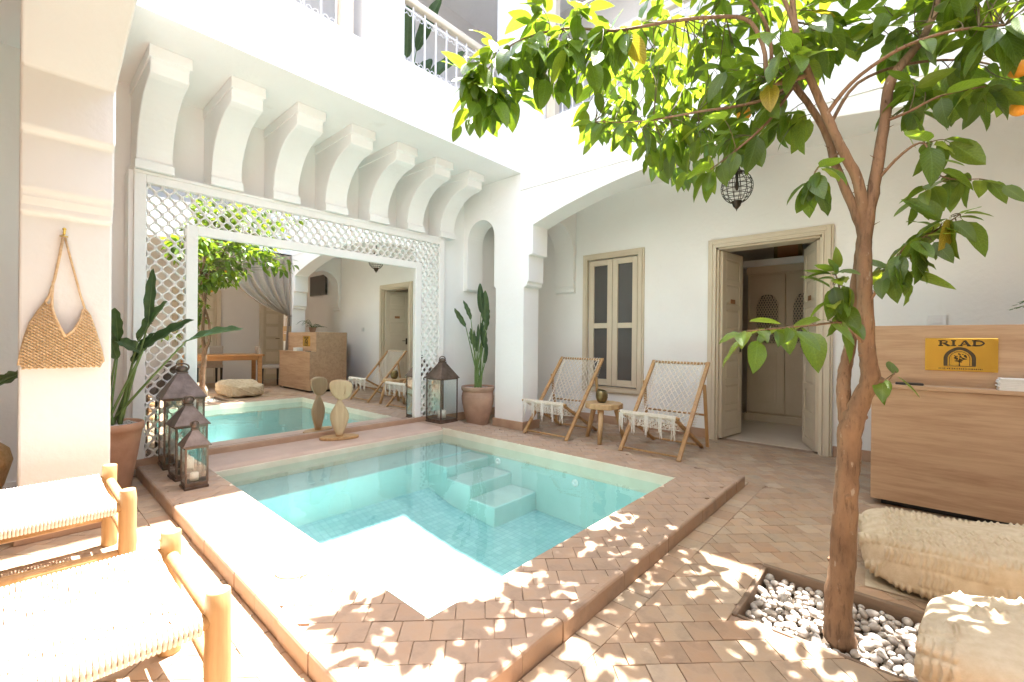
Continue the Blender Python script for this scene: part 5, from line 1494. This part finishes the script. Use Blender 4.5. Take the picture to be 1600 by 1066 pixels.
mb = MB(); mb.frustum(-.03, 0, 0, .03, .34, .035, .16, .15); mb.build('body', M['straw'], tt, bevel=.004)
mb = MB(); mb.tube([(-.03,-.07,.33),(-.03,-.05,.50),(-.02,0,.56),(-.03,.05,.50),(-.03,.07,.33)], .006, 6); mb.build('strap', M['straw'], tt)
mb = MB(); mb.box(-.069,-.066,-.09,.09,.20,.215); mb.box(-.069,-.066,-.09,.09,.165,.18); mb.build('printed_bars', M['paper'], tt)
def seat_chair(label, loc, rz, ms, ml, hb):
    o = thing('dining_chair', label, 'chair', loc, rz)
    mb = MB(); mb.box(-.22,.22,-.22,.22,.42,.50); mb.build('seat', ms, o, bevel=.02, seg=3)
    mb = MB(); mb.prism([(.17,.48),(.24,.48),(.29,hb),(.23,hb)], 'x', -.20, .20); mb.build('backrest', ms, o, bevel=.015, seg=3)
    for x in (-.19,.19):
        for y in (-.19,.19):
            mb = MB(); mb.frustum(x, y, 0, .016, .42, .022); mb.build('leg', ml, o)
    return o
seat_chair('tan leather high backed chair beside the desk, seen in the mirror', (5.02,-.95,0), math.radians(-80), M['leather'], M['dark'], 1.08)
seat_chair('beige upholstered dark legged chair at the far pier, seen in the mirror', (3.95,-1.75,0), math.radians(100), M['upholstery'], M['dark'], .92)
seat_chair('beige upholstered chair behind the wooden table, seen in the mirror', (3.0,-2.75,0), 0, M['upholstery'], M['dark'], .92)
tb = thing('dining_table', 'warm brown wooden table on square legs, seen in the mirror', 'table', (3.05,-2.0,0), math.radians(8))
mb = MB(); mb.box(-.75,.75,-.42,.42,.71,.75); mb.build('table_top', M['redwood'], tb, bevel=.005)
mb = MB(); mb.box(-.68,.68,-.35,.35,.62,.709); mb.build('apron', M['redwood'], tb)
for x in (-.67,.67):
    for y in (-.34,.34):
        mb = MB(); mb.box(x-.04,x+.04,y-.04,y+.04,0,.709); mb.build('leg', M['redwood'], tb, bevel=.004)
cup = MB(); cup.lathe([(.04,0),(.05,.02),(.05,.15),(.045,.15),(.042,.02),(.0001,.015)], 20); o = cup.build('white_vase', M['switch'], smooth=True, label='small white vase on the wooden table, seen in the mirror', cat='vase'); o.location = (2.75,-1.95,.751)
def panel_door(label, x0, x1, y):
    o = thing('panelled_door', label, 'door', ((x0+x1)/2, y, 0)); hw = (x1-x0)/2
    mb = MB(); mb.box(-hw-.09,-hw,-.01,.05,0,2.2); mb.box(hw,hw+.09,-.01,.05,0,2.2); mb.box(-hw-.09,hw+.09,-.01,.05,2.2,2.29); mb.build('casing', M['paint_light'], o, bevel=.004)
    mb = MB(); mb.box(-hw+.002,hw-.002,-.01,.02,.01,2.198); mb.build('leaf', M['paint_beige'], o)
    for s in (-1, 1):
        for k in range(6):
            mb = MB(); a, b = (-hw+.07, -.05) if s < 0 else (.05, hw-.07); mb.box(a, b, .0202, .034, .14+k*.34, .40+k*.34); mb.build('raised_panel', M['paint_light'], o, bevel=.008)
    mb = MB(); mb.box(.10,.22,.035,.04,1.56,1.61); mb.build('nameplate', M['leather'], o)
    mb = MB(); mb.tube([(-.03,.02,1.1),(-.03,.06,1.1),(-.13,.06,1.1)], .008, 8); mb.build('handle', M['iron'], o)
panel_door('beige panelled double door on the far wall behind the curtain, seen in the mirror', 4.42, 5.28, -3.598)
panel_door('beige panelled double door on the far wall behind the tree, seen in the mirror', 2.55, 3.35, -3.598)
tv = thing('television', 'dark wall television high on the gallery wall, seen in the mirror', 'television', (5.39,-2.4,2.25))
mb = MB(); mb.box(-.06,-.02,-.45,.45,0,.52); mb.build('screen', M['pane'], tv, bevel=.006)
mb = MB(); mb.box(-.02,.009,-.12,.12,.14,.36); mb.build('bracket', M['black'], tv)
mb = MB(); mb.lathe([(.05,0),(.055,.012),(.03,.03),(.0001,.032)], 20); lt = mb.build('wall_light', M['hook'], smooth=True, label='small round brass wall light behind the tall potted plant', cat='light')
lt.rotation_euler = (PI/2, 0, 0); lt.location = (4.60, 4.678, 1.62)
